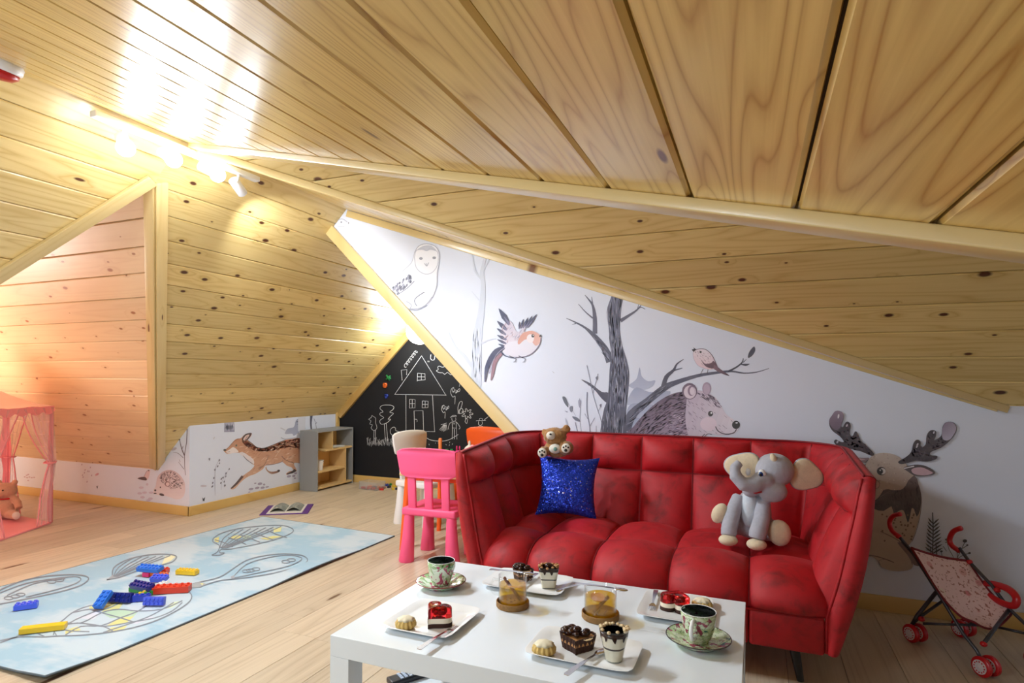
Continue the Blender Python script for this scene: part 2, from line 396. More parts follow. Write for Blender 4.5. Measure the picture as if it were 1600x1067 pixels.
# ------------------------------------------------------------------ floor
mF = frame((0, 0, 0), (0, 1, 0), (-1, 0, 0))
for nm, poly in (('floor', [(XL, YB), (XR, YB), (XR, YC), (XL, YC)]), ('floor', [(XE, yd0), (XL, yd0), (XL, 3.8), (XE, 3.8)])):
    s = slab(nm, mF, loc2(mF, [(x, y, 0) for x, y in poly]), .05, M['gap'], z=-.004); struct(s, 'pale oak plank floor of the playroom' if poly[0][0] == XL else 'oak floor planks under the pink play tent')
    objs = boarded(None, mF, loc2(mF, [(x, y, 0) for x, y in poly]), -.597, .2305, M['oak'], 'floor_plank', gap=.0008, ch=.0012, th=.006, cuts=1.38)
    for o in objs: o.parent = s; o.matrix_basis = Matrix.Identity(4)

# ------------------------------------------------------------------ trims
def trim(nm, *a, **k):
    o = bar(nm, *a, **k); return struct(o)
E3 = lambda x, y, z: Vector((x, y, z))
# creases of the left dormer
a0 = E3(xap, YD, Zd(YD)); c0 = E3(-5.11, 3.8, .39)
nD = Vector((0, -SD, -1)).normalized(); nC = Vector((1, 0, -1)).normalized()
dirc = (c0 - a0).normalized()
for nrm, side, nm in ((nC, 1, 'trim_1'), (nD, -1, 'trim_2')):
    acr = nrm.cross(dirc).normalized()
    if nm == 'trim_1' and acr.y < 0: acr = -acr
    if nm == 'trim_2' and acr.x > 0: acr = -acr
    trim(nm, a0 + acr * .032 + nrm * .009, c0 + acr * .032 + nrm * .009, .066, .018, nrm, M['trim'])
g0 = E3(XL - .15, YD - (xap - XL + .15) / SD, Zc(XL - .15)); dg = (g0 - a0).normalized(); acr = nC.cross(dg).normalized()
if acr.y > 0: acr = -acr
trim('trim_3', a0 + acr * .03 + nC * .012, g0 + acr * .03 + nC * .012, .075, .022, nC, M['trim'])
# beams on the right dormer valleys
vf = lambda x: E3(x, 3.335 + SB * x, ZB - SB * x)
vn = lambda x: E3(x, 1.068 - .44 * x, ZB - SB * x)
bmid = (Vector((0, -1, -1)).normalized() + Vector((-SB, 0, -1)).normalized()).normalized()
nBv = Vector((-SB, 0, -1)).normalized()
trim('trim_4', vf(-2.86) + nBv * .018 + Vector((0, .032, 0)), vf(1.19) + nBv * .018 + Vector((0, .032, 0)), .075, .036, nBv, M['trim'])
trim('trim_5', vn(-2.88) + nBv * .012 + Vector((0, .012, 0)), vn(XR) + nBv * .012 + Vector((0, .012, 0)), .056, .024, nBv, M['trim'])
# rake over the mural, edge of the mural wall, chalkboard rake
rk = lambda x: E3(x, YM - .009, ZB - SB * x)
trim('trim_6', rk(-2.93) + Vector((0, 0, -.03)), rk(1.15) + Vector((0, 0, -.022)), .018, .05, (0, 0, 1), M['trim'])
dE = Vector((1, 0, -.978)).normalized(); nE = Vector((-.978, 0, -1)).normalized()
trim('trim_7', E3(-3.087, YM - .012, 2.413) + nE * .008, E3(-.62, YM - .012, 0) + nE * .008, .03, .085, nE, M['trim'])
trim('trim_8', E3(-3.087, YC - .02, 2.413) + nC * .035, E3(XL, YC - .02, .81) + nC * .035, .04, .075, nC, M['base'])
trim('trim_9', E3(XL + .012, YC - .035, .83), E3(XL + .012, YC - .035, .0), .05, .024, (1, 0, 0), M['base'])
# skirting boards
def skirt(nm, p0, p1, up=(0, 0, 1)): trim(nm, p0, p1, .016, .085, up, M['base'], off=(0, .0425))
skirt('baseboard_back', (-.6, YM - .009, 0), (XR, YM - .009, 0)); skirt('baseboard_far', (XL, YC - .009, 0), (-.7, YC - .009, 0))
skirt('baseboard_left', (XL + .009, 3.8 - .017, 0), (XL + .009, YC - .06, 0)); skirt('baseboard_alcove', (XE, 3.8 - .009, 0), (XL + .017, 3.8 - .009, 0))
# ------------------------------------------------------------------ flat prints on the walls and the rug
def smooth_poly(pts, k=3, closed=True):
    n = len(pts); out = []
    rng = range(n) if closed else range(n - 1)
    for i in rng:
        g = lambda j: pts[j % n] if closed else pts[max(0, min(n - 1, j))]
        p0, p1, p2, p3 = g(i - 1), g(i), g(i + 1), g(i + 2)
        for q in range(k):
            t = q / k; t2 = t * t; t3 = t2 * t
            out.append(tuple(.5 * (2 * p1[a] + (p2[a] - p0[a]) * t + (2 * p0[a] - 5 * p1[a] + 4 * p2[a] - p3[a]) * t2 + (3 * p1[a] - p0[a] - 3 * p2[a] + p3[a]) * t3) for a in (0, 1)))
    if not closed: out.append(tuple(pts[-1]))
    return out
def inside(p, poly):
    c = False; n = len(poly); j = n - 1
    for i in range(n):
        if (poly[i][1] > p[1]) != (poly[j][1] > p[1]) and p[0] < (poly[j][0] - poly[i][0]) * (p[1] - poly[i][1]) / (poly[j][1] - poly[i][1]) + poly[i][0]: c = not c
        j = i
    return c
class Print:
    def __init__(s, surf, ox, oy, sc_, inv, nrm):
        s.surf, s.ox, s.oy, s.k, s.nrm = surf, ox, oy, sc_, Vector(nrm); s.mb = MB(); s.z = .0006; s.rnd = random.Random(5)
    def at(s, ox, oy, k): s.ox, s.oy, s.k = ox, oy, k; return s
    def P(s, p): return s.surf(s.ox + p[0] / s.k, s.oy + p[1] / s.k) + s.nrm * s.z
    def up(s): s.z += .000025
    def tri(s, poly, col):
        if len(poly) < 3: return
        ts = tessellate_polygon([[Vector((p[0], p[1], 0)) for p in poly]])
        s.mb.add([s.P(p) for p in poly], [tuple(t) for t in ts], col)
    def fill(s, poly, col, col2=None, ang=90, sm=3, n=10):
        s.up(); P_ = smooth_poly(poly, sm) if sm else list(poly)
        if col2 is None: s.tri(P_, srgb(col)); return P_
        a, b = math.cos(R(ang)), math.sin(R(ang)); d = [p[0] * a + p[1] * b for p in P_]; lo, hi = min(d), max(d)
        for i in range(n):
            q = clip(clip(P_, -a, -b, -(lo + (hi - lo) * i / n)), a, b, lo + (hi - lo) * (i + 1) / n)
            t = (i + .5) / n; s.tri(q, srgb(*[col[j] + (col2[j] - col[j]) * t for j in range(3)]))
        return P_
    def line(s, pts, w, col, w1=None, sm=3, lift=True):
        if lift: s.up()
        n0 = len(pts); ws = w if isinstance(w, (list, tuple)) else [w + ((w1 if w1 is not None else w) - w) * i / (n0 - 1) for i in range(n0)]
        if sm and n0 > 2:
            q = smooth_poly([(p[0], p[1]) for p in pts], sm, False); ww = [ws[min(n0 - 1, int(i / sm))] * (1 - (i % sm) / sm) + ws[min(n0 - 1, int(i / sm) + 1)] * ((i % sm) / sm) for i in range(len(q))]
        else: q, ww = pts, ws
        L, Rr = [], []
        for i, p in enumerate(q):
            a = q[max(i - 1, 0)]; b = q[min(i + 1, len(q) - 1)]; dx, dy = b[0] - a[0], b[1] - a[1]; l = math.hypot(dx, dy) or 1
            nx, ny = -dy / l * ww[i] / 2, dx / l * ww[i] / 2; L.append((p[0] + nx, p[1] + ny)); Rr.append((p[0] - nx, p[1] - ny))
        n = len(q); s.mb.add([s.P(p) for p in L] + [s.P(p) for p in Rr], [(i, i + 1, n + i + 1, n + i) for i in range(n - 1)], srgb(col))
    def ell(s, c, rx, ry, col, rot=0, n=16):
        s.up(); a = R(rot); s.tri([(c[0] + rx * math.cos(t) * math.cos(a) - ry * math.sin(t) * math.sin(a), c[1] + rx * math.cos(t) * math.sin(a) + ry * math.sin(t) * math.cos(a)) for t in [2 * math.pi * i / n for i in range(n)]], srgb(col))
    def outline(s, poly, w, col, sm=3): s.line(list(poly) + [poly[0]], w, col, sm=sm)
    def hatch(s, poly, n, L, w, cols, ang=90, jit=15, field=None):
        s.up(); xs = [p[0] for p in poly]; ys = [p[1] for p in poly]; k = 0; tries = 0
        while k < n and tries < n * 12:
            tries += 1; p = (s.rnd.uniform(min(xs), max(xs)), s.rnd.uniform(min(ys), max(ys)))
            a = R((field(p) if field else ang) + s.rnd.uniform(-jit, jit)); l = L * s.rnd.uniform(.5, 1.2) / 2
            e = [(p[0] + math.cos(a) * l * t, p[1] + math.sin(a) * l * t) for t in (-1, 0, 1)]
            if all(inside(q, poly) for q in e): s.line(e, [w * .3, w, w * .2], s.rnd.choice(cols), sm=0, lift=False); k += 1
    def build(s, name, parent):
        o = s.mb.build(name, M['print'], parent); o.parent = parent; o.matrix_parent_inverse = parent.matrix_basis.inverted(); return o

def draw_mural():
    d = Print(lambda x, y: ony(x, y, YM), 840, 440, 4, None, (0, -1, 0))
    navy = (48, 50, 70); gy = (92, 94, 118)
    # distant pine
    pc_ = (160, 168, 196)
    for tier in ([(638, 535), (650, 590), (690, 622), (735, 617), (715, 655), (650, 680), (600, 668), (568, 650), (600, 625), (622, 600)],
                 [(620, 660), (700, 690), (830, 685), (790, 740), (720, 770), (640, 760), (560, 770), (575, 710)],
                 [(600, 760), (720, 770), (760, 800), (700, 850), (640, 880), (560, 870), (560, 800)], [(590, 860), (680, 860), (700, 930), (550, 935)]):
        d.fill(tier, pc_, (186, 192, 214))
    # tree
    tr = [(485, 55), (455, 110), (432, 190), (445, 300), (450, 380), (460, 450), (450, 550), (445, 650), (435, 740), (410, 820), (402, 985), (548, 985), (550, 850), (560, 740), (570, 640), (572, 560), (555, 480), (530, 400), (515, 300), (520, 200), (532, 120), (560, 60)]
    d.line([(455, 500), (420, 420), (360, 345), (300, 290), (240, 256), (180, 229)], [54, 42, 30, 14, 9, 3], (78, 80, 104))
    d.line([(240, 262), (215, 267)], 6, gy, 2, sm=0)
    d.line([(358, 325), (358, 230), (345, 150), (318, 110), (296, 84)], [30, 26, 14, 8, 3], (86, 88, 112)); d.line([(345, 228), (300, 190), (255, 140)], 10, gy, 3); d.line([(345, 150), (338, 95)], 8, gy, 3)
    d.line([(518, 245), (570, 212), (620, 178), (650, 143)], [24, 16, 10, 3], (86, 88, 112)); d.line([(618, 178), (645, 160), (673, 173)], 8, gy, 3); d.line([(625, 172), (632, 140)], 6, gy, 2, sm=0)
    d.fill([(272, 612), (330, 635), (400, 688), (442, 695), (442, 760), (400, 730), (350, 670)], (70, 70, 92))
    d.line([(548, 930), (590, 830), (690, 745), (790, 665), (860, 632), (1000, 588), (1120, 569), (1210, 560), (1290, 572), (1370, 565), (1447, 542)], [70, 58, 44, 42, 30, 20, 16, 12, 8, 6, 3], (80, 82, 106))
    d.line([(785, 660), (805, 595), (850, 553), (870, 515), (912, 485)], [30, 26, 16, 9, 3], (70, 70, 92)); d.line([(850, 555), (905, 540)], 10, (70, 70, 92), 4, sm=0)
    d.line([(1190, 562), (1240, 536), (1278, 505), (1285, 478)], [12, 10, 8, 3], navy); d.line([(1265, 515), (1300, 520), (1325, 514)], [3, 14, 3], navy); d.line([(1285, 505), (1305, 485)], 5, navy, 2, sm=0)
    d.fill([(1315, 476), (1322, 440), (1352, 405), (1360, 430), (1342, 462)], (66, 68, 88))
    T = d.fill(tr, (104, 106, 132), (72, 74, 98))
    d.hatch(T, 330, 70, 4.5, [(40, 42, 62), (52, 54, 76), (150, 152, 176), (64, 66, 90), (176, 178, 198)], 91, 5)
    big = smooth_poly([(552, 870), (620, 790), (700, 722), (790, 650), (860, 628), (850, 655), (760, 705), (690, 770), (620, 850), (560, 930)], 2)
    d.hatch(big, 60, 60, 4, [(44, 46, 66), (150, 152, 176)], -40, 8)
    d.hatch(smooth_poly([(340, 330), (380, 350), (440, 430), (470, 520), (440, 500), (380, 420)], 2), 30, 60, 4, [(44, 46, 66), (150, 152, 176)], 55, 8)
    # bear
    bp = d.fill([(560, 985), (600, 905), (650, 845), (720, 775), (800, 720), (870, 693), (930, 692), (1000, 760), (1020, 860), (1010, 985)], (104, 84, 108), (196, 176, 198), 55)
    d.hatch(bp, 420, 34, 6, [(58, 42, 60), (84, 62, 86), (70, 50, 74)], field=lambda p: -50 + (p[0] - 600) * .11, jit=12)
    d.hatch([(800, 850), (1010, 780), (1010, 970), (780, 975)], 120, 26, 4, [(206, 190, 208), (120, 96, 124)], -20, 15)
    hp = d.fill([(930, 760), (940, 710), (990, 680), (1050, 688), (1110, 725), (1150, 780), (1180, 830), (1225, 862), (1262, 885), (1258, 915), (1240, 945), (1190, 955), (1130, 958), (1070, 952), (1010, 985), (955, 985), (925, 880)], (196, 180, 200), (236, 228, 238), 20)
    d.hatch(hp, 60, 26, 3, [(150, 128, 152), (120, 98, 124)], 45, 15)
    d.ell((1068, 890), 52, 44, (232, 212, 226))
    d.hatch(smooth_poly([(990, 690), (1050, 690), (1120, 735), (1160, 800), (1100, 770), (1020, 720)], 2), 60, 30, 4, [(84, 62, 86), (120, 96, 124)], 40, 10)
    d.ell((950, 685), 48, 52, (110, 88, 112)); d.ell((952, 690), 38, 42, (222, 206, 220)); d.ell((960, 682), 22, 32, (140, 116, 142)); d.ell((966, 684), 15, 25, (226, 212, 226))
    d.ell((1057, 668), 28, 40, (170, 148, 172)); d.ell((1057, 672), 20, 32, (188, 168, 190))
    d.ell((1081, 825), 16, 17, (34, 26, 36)); d.ell((1086, 820), 6, 6, (245, 245, 250)); d.ell((1240, 895), 25, 26, (20, 16, 22)); d.ell((1244, 882), 8, 5, (220, 220, 230))
    d.line([(1112, 905), (1130, 935), (1175, 953), (1225, 945), (1243, 922)], 6, (60, 44, 60)); d.line([(1010, 985), (1045, 952)], 4, (60, 44, 60), sm=0); d.line([(1030, 985), (1060, 952), (1090, 955)], 3, (60, 44, 60))
    # small bird on the branch
    b = [(975, 432), (1010, 420), (1052, 425), (1088, 458), (1112, 505), (1125, 535), (1095, 548), (1050, 545), (1008, 528), (984, 498), (972, 462)]
    B_ = d.fill(b, (232, 222, 232), (236, 206, 214)); d.line(b[:6], 4, (110, 84, 100)); d.line(b[7:] + [b[0]], 2, (190, 170, 184))
    d.hatch(B_, 50, 14, 3, [(150, 120, 138), (196, 170, 184)], 40, 20)
    d.fill([(1018, 482), (1045, 512), (1085, 508), (1100, 495), (1125, 535), (1085, 542), (1045, 525)], (120, 84, 100), (90, 60, 76)); d.fill([(1105, 520), (1150, 552), (1200, 588), (1160, 578), (1105, 548)], (128, 92, 108), (84, 60, 78), 0)
    d.ell((1019, 440), 7, 7, (26, 22, 30)); d.fill([(963, 425), (978, 420), (972, 410), (992, 424), (975, 440)], (40, 34, 44), sm=0)
    d.line([(1035, 545), (1017, 580)], 3, (60, 50, 60), sm=0); d.line([(1065, 548), (1060, 575)], 3, (60, 50, 60), sm=0)
    # slender plants
    g2 = (120, 124, 148)
    for l, w_ in (([(308, 522), (330, 620), (345, 700), (375, 800), (400, 880), (405, 985)], 4), ([(378, 575), (345, 700)], 4), ([(310, 690), (308, 800), (325, 900), (330, 985)], 6), ([(358, 850), (325, 905)], 3), ([(295, 825), (315, 860)], 3), ([(262, 730), (268, 800), (264, 870), (282, 985)], 3), ([(235, 878), (262, 985)], 5), ([(398, 770), (378, 815)], 3), ([(180, 740), (240, 840)], 2), ([(366, 900), (366, 985)], 2), ([(320, 650), (300, 620)], 3)): d.line(l, w_, g2, w_ * .6, sm=2)
    for lf, c in (([(155, 720), (178, 726), (192, 785), (168, 758)], (84, 92, 108)), ([(216, 842), (250, 850), (268, 874), (238, 868)], (100, 104, 124)), ([(172, 850), (190, 885), (190, 925), (178, 890)], (186, 192, 210)), ([(256, 740), (272, 745), (266, 790), (256, 770)], (150, 154, 178)), ([(200, 785), (220, 778), (214, 815), (204, 808)], (110, 114, 134)), ([(362, 600), (378, 590), (374, 615)], (110, 114, 134)), ([(388, 770), (400, 765), (394, 785)], (110, 114, 134)), ([(170, 806), (190, 812), (184, 818)], (150, 154, 178))): d.fill(lf, c)
    d.line([(92, 560), (105, 572)], 3, (190, 190, 200), sm=0)
    # owl, pale tree, robin
    d.at(480, 300, 3.8095)
    pt = (208, 214, 228); pt2 = (192, 200, 218)
    d.line([(1005, 1160), (1008, 1000), (1015, 850), (1038, 700), (1048, 560), (1040, 480), (1062, 380)], [62, 60, 52, 36, 26, 22, 14], pt)
    for l, w_ in (([(1040, 520), (1000, 470), (985, 380), (975, 330)], 14), ([(1042, 475), (1085, 400), (1100, 350)], 12), ([(985, 1040), (930, 970), (880, 920), (840, 830)], 22), ([(880, 920), (820, 870), (750, 850)], 10), ([(1030, 905), (1080, 880), (1125, 873)], 10), ([(1025, 645), (980, 590)], 7)): d.line(l, w_, pt, w_ * .35)
    d.hatch([(985, 800), (1040, 800), (1035, 1150), (980, 1150)], 60, 70, 4, [pt2, (222, 226, 238)], 91, 4)
    ow = [(640, 360), (665, 322), (712, 308), (765, 325), (788, 370), (785, 430), (775, 480), (772, 560), (745, 630), (715, 675), (660, 702), (610, 700), (560, 650), (490, 585), (520, 530), (560, 480), (615, 430), (630, 400)]
    d.fill(ow, (240, 240, 247)); d.line(ow[:9], 5, (178, 180, 196)); d.line(ow[9:12], 6, (150, 152, 170)); d.line(ow[13:] + [ow[0]], 4, (190, 192, 206))
    d.fill([(655, 345), (690, 322), (740, 320), (770, 350), (735, 345), (712, 352), (685, 345)], (196, 198, 212)); d.line([(640, 390), (650, 350), (690, 335), (712, 350), (735, 335), (775, 355), (782, 400), (770, 450), (735, 485), (690, 485), (650, 450), (640, 390)], 4, (184, 186, 202))
    for e in ((678, 396), (757, 392)): d.ell(e, 11, 8, (140, 142, 156))
    d.line([(700, 425), (713, 442), (724, 420)], 4, (150, 152, 165)); d.line([(713, 442), (712, 425)], 5, (170, 172, 184), sm=0)
    rr = random.Random(3)
    for i in range(46):
        t = rr.random(); u = rr.random(); x = 497 + t * 110 + u * 20; y = 590 - t * 95 + u * 45 - 8
        if inside((x, y), ow): d.ell((x, y), rr.uniform(4, 8), rr.uniform(7, 12), rr.choice([(74, 74, 96), (110, 110, 130), (150, 150, 168)]), 25, 8)
    d.line([(545, 608), (600, 570), (640, 530)], 5, (130, 130, 150)); d.line([(700, 595), (655, 625), (640, 650), (655, 680)], 6, (130, 132, 150)); d.line([(590, 650), (620, 670), (615, 695)], 5, (150, 152, 168)); d.line([(600, 695), (660, 695), (710, 670), (745, 625)], 6, (160, 162, 180))
    d.line([(172, 180), (190, 165), (215, 162), (240, 180)], 4, (180, 180, 196)); d.fill([(150, 180), (172, 176), (168, 192)], (120, 122, 140)); d.line([(185, 205), (225, 205)], 3, (190, 190, 204), sm=0); d.ell((205, 180), 5, 4, (120, 120, 140)); d.ell((248, 185), 3, 5, (140, 140, 150))
    nv = (54, 60, 96); lv = (120, 116, 150)
    wg = d.fill([(1195, 960), (1165, 900), (1150, 830), (1180, 780), (1215, 770), (1240, 820), (1262, 830), (1290, 800), (1300, 800), (1290, 850), (1250, 960)], (206, 196, 214), (236, 226, 234))
    for tip, b0, w_ in (((1142, 694), (1205, 790), 34), ((1132, 768), (1190, 822), 26), ((1131, 812), (1185, 850), 20), ((1133, 852), (1188, 880), 20), ((1134, 878), (1190, 905), 16), ((1140, 905), (1190, 925), 14), ((1367, 728), (1312, 806), 18), ((1340, 738), (1300, 808), 15), ((1315, 748), (1286, 810), 14), ((1288, 758), (1272, 812), 13), ((1265, 772), (1262, 815), 10)):
        d.line([tip, ((tip[0] + b0[0]) / 2, (tip[1] + b0[1]) / 2), b0], [3, w_, w_ * .4], nv)
        d.line([((tip[0] + b0[0]) / 2, (tip[1] + b0[1]) / 2), b0], [2, w_ * .5], lv, sm=0)
    d.hatch(wg, 60, 26, 3, [(170, 140, 160), (150, 150, 180), (232, 200, 206)], -60, 25)
    rb = d.fill([(1255, 880), (1285, 838), (1335, 825), (1372, 842), (1392, 868), (1385, 905), (1352, 950), (1305, 975), (1240, 982), (1190, 970), (1165, 945), (1190, 900), (1225, 890)], (232, 228, 238), (222, 218, 232))
    d.fill([(1256, 885), (1285, 840), (1340, 826), (1380, 845), (1392, 868), (1385, 900), (1360, 915), (1330, 880), (1295, 880), (1262, 908)], (214, 150, 132), (228, 178, 166), 30)
    d.line([(1392, 870), (1385, 905), (1352, 950), (1305, 977), (1240, 985)], 4, (120, 110, 140)); d.ell((1330, 872), 22, 26, (238, 226, 230)); d.ell((1345, 856), 9, 10, (40, 34, 48)); d.ell((1347, 853), 3, 3, (250, 250, 250)); d.fill([(1382, 856), (1392, 848), (1398, 860), (1384, 864)], (40, 36, 48), sm=0)
    d.line([(1175, 925), (1130, 948), (1095, 990), (1070, 1050), (1060, 1130)], [20, 34, 30, 24, 6], nv); d.line([(1160, 960), (1120, 1010), (1105, 1080), (1095, 1120)], [14, 22, 18, 5], (150, 110, 124)); d.line([(1150, 945), (1180, 975), (1240, 990)], 10, nv, 3)
    d.line([(1180, 925), (1140, 955), (1100, 1020), (1085, 1080)], 4, (160, 150, 176)); 
    for x in (1235, 1290): d.line([(x - 30, 975), (x - 8, 985), (x + 8, 992), (x + 5, 1008), (x - 6, 1012)], 5, (60, 56, 76), 3)
    # reindeer on the right
    d.at(1260, 620, 3.8125)
    dk = (52, 40, 54)
    body = d.fill([(330, 470), (400, 430), (560, 400), (640, 460), (665, 530), (682, 600), (676, 690), (655, 780), (625, 860), (580, 905), (500, 900), (430, 860), (330, 860)], (196, 176, 160), (186, 160, 138))
    d.fill([(330, 800), (440, 815), (520, 845), (590, 900), (625, 965), (632, 1010), (600, 1032), (520, 1036), (450, 1015), (425, 975), (390, 950), (330, 945)], (196, 172, 150), (190, 170, 150), 90)
    d.line([(340, 940), (400, 945), (470, 965), (520, 985)], 5, (90, 66, 60)); d.line([(440, 1000), (430, 975), (470, 965)], 3, (130, 104, 90)); d.line([(440, 800), (540, 850), (600, 915), (630, 1000)], 4, (110, 84, 72))
    d.fill([(540, 865), (600, 890), (660, 955), (690, 1000), (640, 1000), (600, 940)], (120, 96, 90))
    fur = d.fill([(385, 620), (430, 600), (470, 545), (560, 540), (640, 465), (668, 530), (683, 600), (676, 670), (656, 712), (640, 668), (625, 665), (615, 715), (602, 748), (585, 690), (570, 672), (545, 680), (520, 697), (505, 650), (460, 678), (400, 665)], (110, 88, 90), (44, 34, 44), sm=2)
    d.hatch(fur, 80, 30, 6, [(60, 46, 54), (90, 70, 76), (40, 32, 42)], 80, 30)
    hd = d.fill([(343, 440), (360, 385), (400, 345), (455, 333), (520, 342), (565, 370), (605, 420), (610, 480), (575, 545), (520, 555), (470, 550), (430, 600), (380, 625), (345, 560)], (204, 188, 178), (186, 164, 152), 60)
    d.hatch(hd, 90, 12, 6, [(180, 160, 150), (214, 200, 190), (170, 146, 140)], 60, 60)
    for i in range(34):
        p = (rr.uniform(450, 668), rr.uniform(690, 860))
        if inside(p, body): d.ell(p, 6, 6, (120, 92, 70), n=8)
    for e in ([(150, 112), (172, 84), (205, 86), (221, 108), (215, 145), (205, 172), (215, 182), (232, 152), (250, 148), (262, 172), (256, 218), (272, 235), (288, 206), (303, 214), (322, 258), (362, 296), (402, 338), (385, 350), (335, 328), (280, 312), (222, 300), (178, 286), (163, 266), (176, 253), (200, 266), (222, 266), (198, 235), (158, 205), (137, 172), (136, 135)],
              [(545, 385), (585, 362), (622, 328), (634, 280), (652, 256), (676, 262), (682, 300), (708, 282), (714, 230), (736, 200), (768, 202), (768, 235), (758, 258), (800, 232), (808, 180), (830, 151), (872, 151), (893, 182), (882, 222), (850, 262), (800, 302), (742, 326), (738, 346), (776, 350), (770, 370), (720, 384), (650, 380), (600, 392), (562, 400)]):
        A_ = d.fill(e, dk, dk)
        d.hatch(A_, 120, 22, 10, [(66, 50, 66), (80, 62, 82), (58, 44, 58)], 30, 60)
    lobe = d.fill([(150, 112), (172, 84), (205, 86), (221, 108), (212, 150), (195, 190), (165, 195), (140, 165), (137, 135)], (150, 130, 152), (104, 84, 106)); d.ell((190, 115), 5, 14, (235, 230, 240), 10)
    lobe = d.fill([(808, 190), (830, 153), (870, 153), (891, 184), (878, 220), (848, 256), (810, 250)], (150, 134, 156), (186, 178, 200), 60)
    for p in ((660, 283), (656, 296), (757, 212), (240, 170), (184, 268)): d.ell(p, 5, 9, (200, 192, 206), 30)
    d.fill([(228, 348), (280, 358), (340, 362), (372, 362), (350, 385), (300, 385), (258, 378)], (150, 130, 140)); d.fill([(250, 358), (300, 364), (350, 370), (310, 378)], (214, 180, 188)); d.line([(275, 392), (310, 402), (352, 404)], 5, (50, 40, 48))
    d.fill([(578, 420), (640, 403), (700, 408), (748, 432), (764, 455), (720, 468), (650, 470), (600, 442)], (76, 60, 66)); d.fill([(625, 430), (680, 418), (735, 440), (750, 455), (700, 466), (640, 458)], (206, 168, 180)); d.line([(580, 425), (640, 412)], 6, (236, 230, 234))
    d.ell((445, 441), 27, 25, (28, 22, 28)); d.ell((452, 442), 19, 19, (226, 220, 220)); d.ell((441, 443), 14, 16, (24, 20, 26)); d.ell((438, 436), 4, 5, (250, 250, 250))
    d.line([(338, 430), (345, 420)], 6, (40, 30, 34), sm=0); d.ell((410, 520), 27, 27, (130, 96, 92)); d.ell((410, 520), 24, 24, (206, 164, 158)); d.line([(388, 628), (430, 600), (462, 552)], 5, (60, 46, 50))
    d.line([(640, 465), (668, 530), (683, 600), (678, 690), (655, 790), (628, 860)], 3, (120, 100, 96))
    # dark fern and seed heads
    d.at(1360, 780, 3.717)
    bk = (44, 40, 48)
    d.line([(359, 75), (362, 180), (358, 320)], 6, bk); d.line([(378, 250), (384, 330)], 6, bk); d.line([(345, 280), (350, 310)], 5, bk, sm=0)
    for i in range(9):
        y = 120 + i * 21; L = 26 + i * 2.2
        d.line([(360, y + 18), (360 - L * .6, y + 2), (360 - L, y - 14)], [4, 9, 2], bk, sm=2); d.line([(361, y + 24), (361 + L * .7, y + 6), (361 + L * 1.3, y - 8)], [4, 10, 2], bk, sm=2)
    for c, rr_ in (((440, 232), 8), ((546, 240), 12), ((573, 310), 7), ((410, 300), 7), ((560, 264), 6), ((436, 248), 4)): d.ell(c, rr_ * 1.1, rr_ * .8, bk)
    for l in ([(440, 235), (455, 290), (478, 330), (478, 360)], [(546, 245), (520, 300), (498, 345)], [(573, 312), (540, 320), (500, 345)], [(410, 302), (415, 335)], [(420, 270), (440, 300)], [(560, 266), (530, 285)], [(500, 300), (505, 350)]): d.line(l, 4, bk, 3, sm=2)
    d.build('animal_mural', mural)

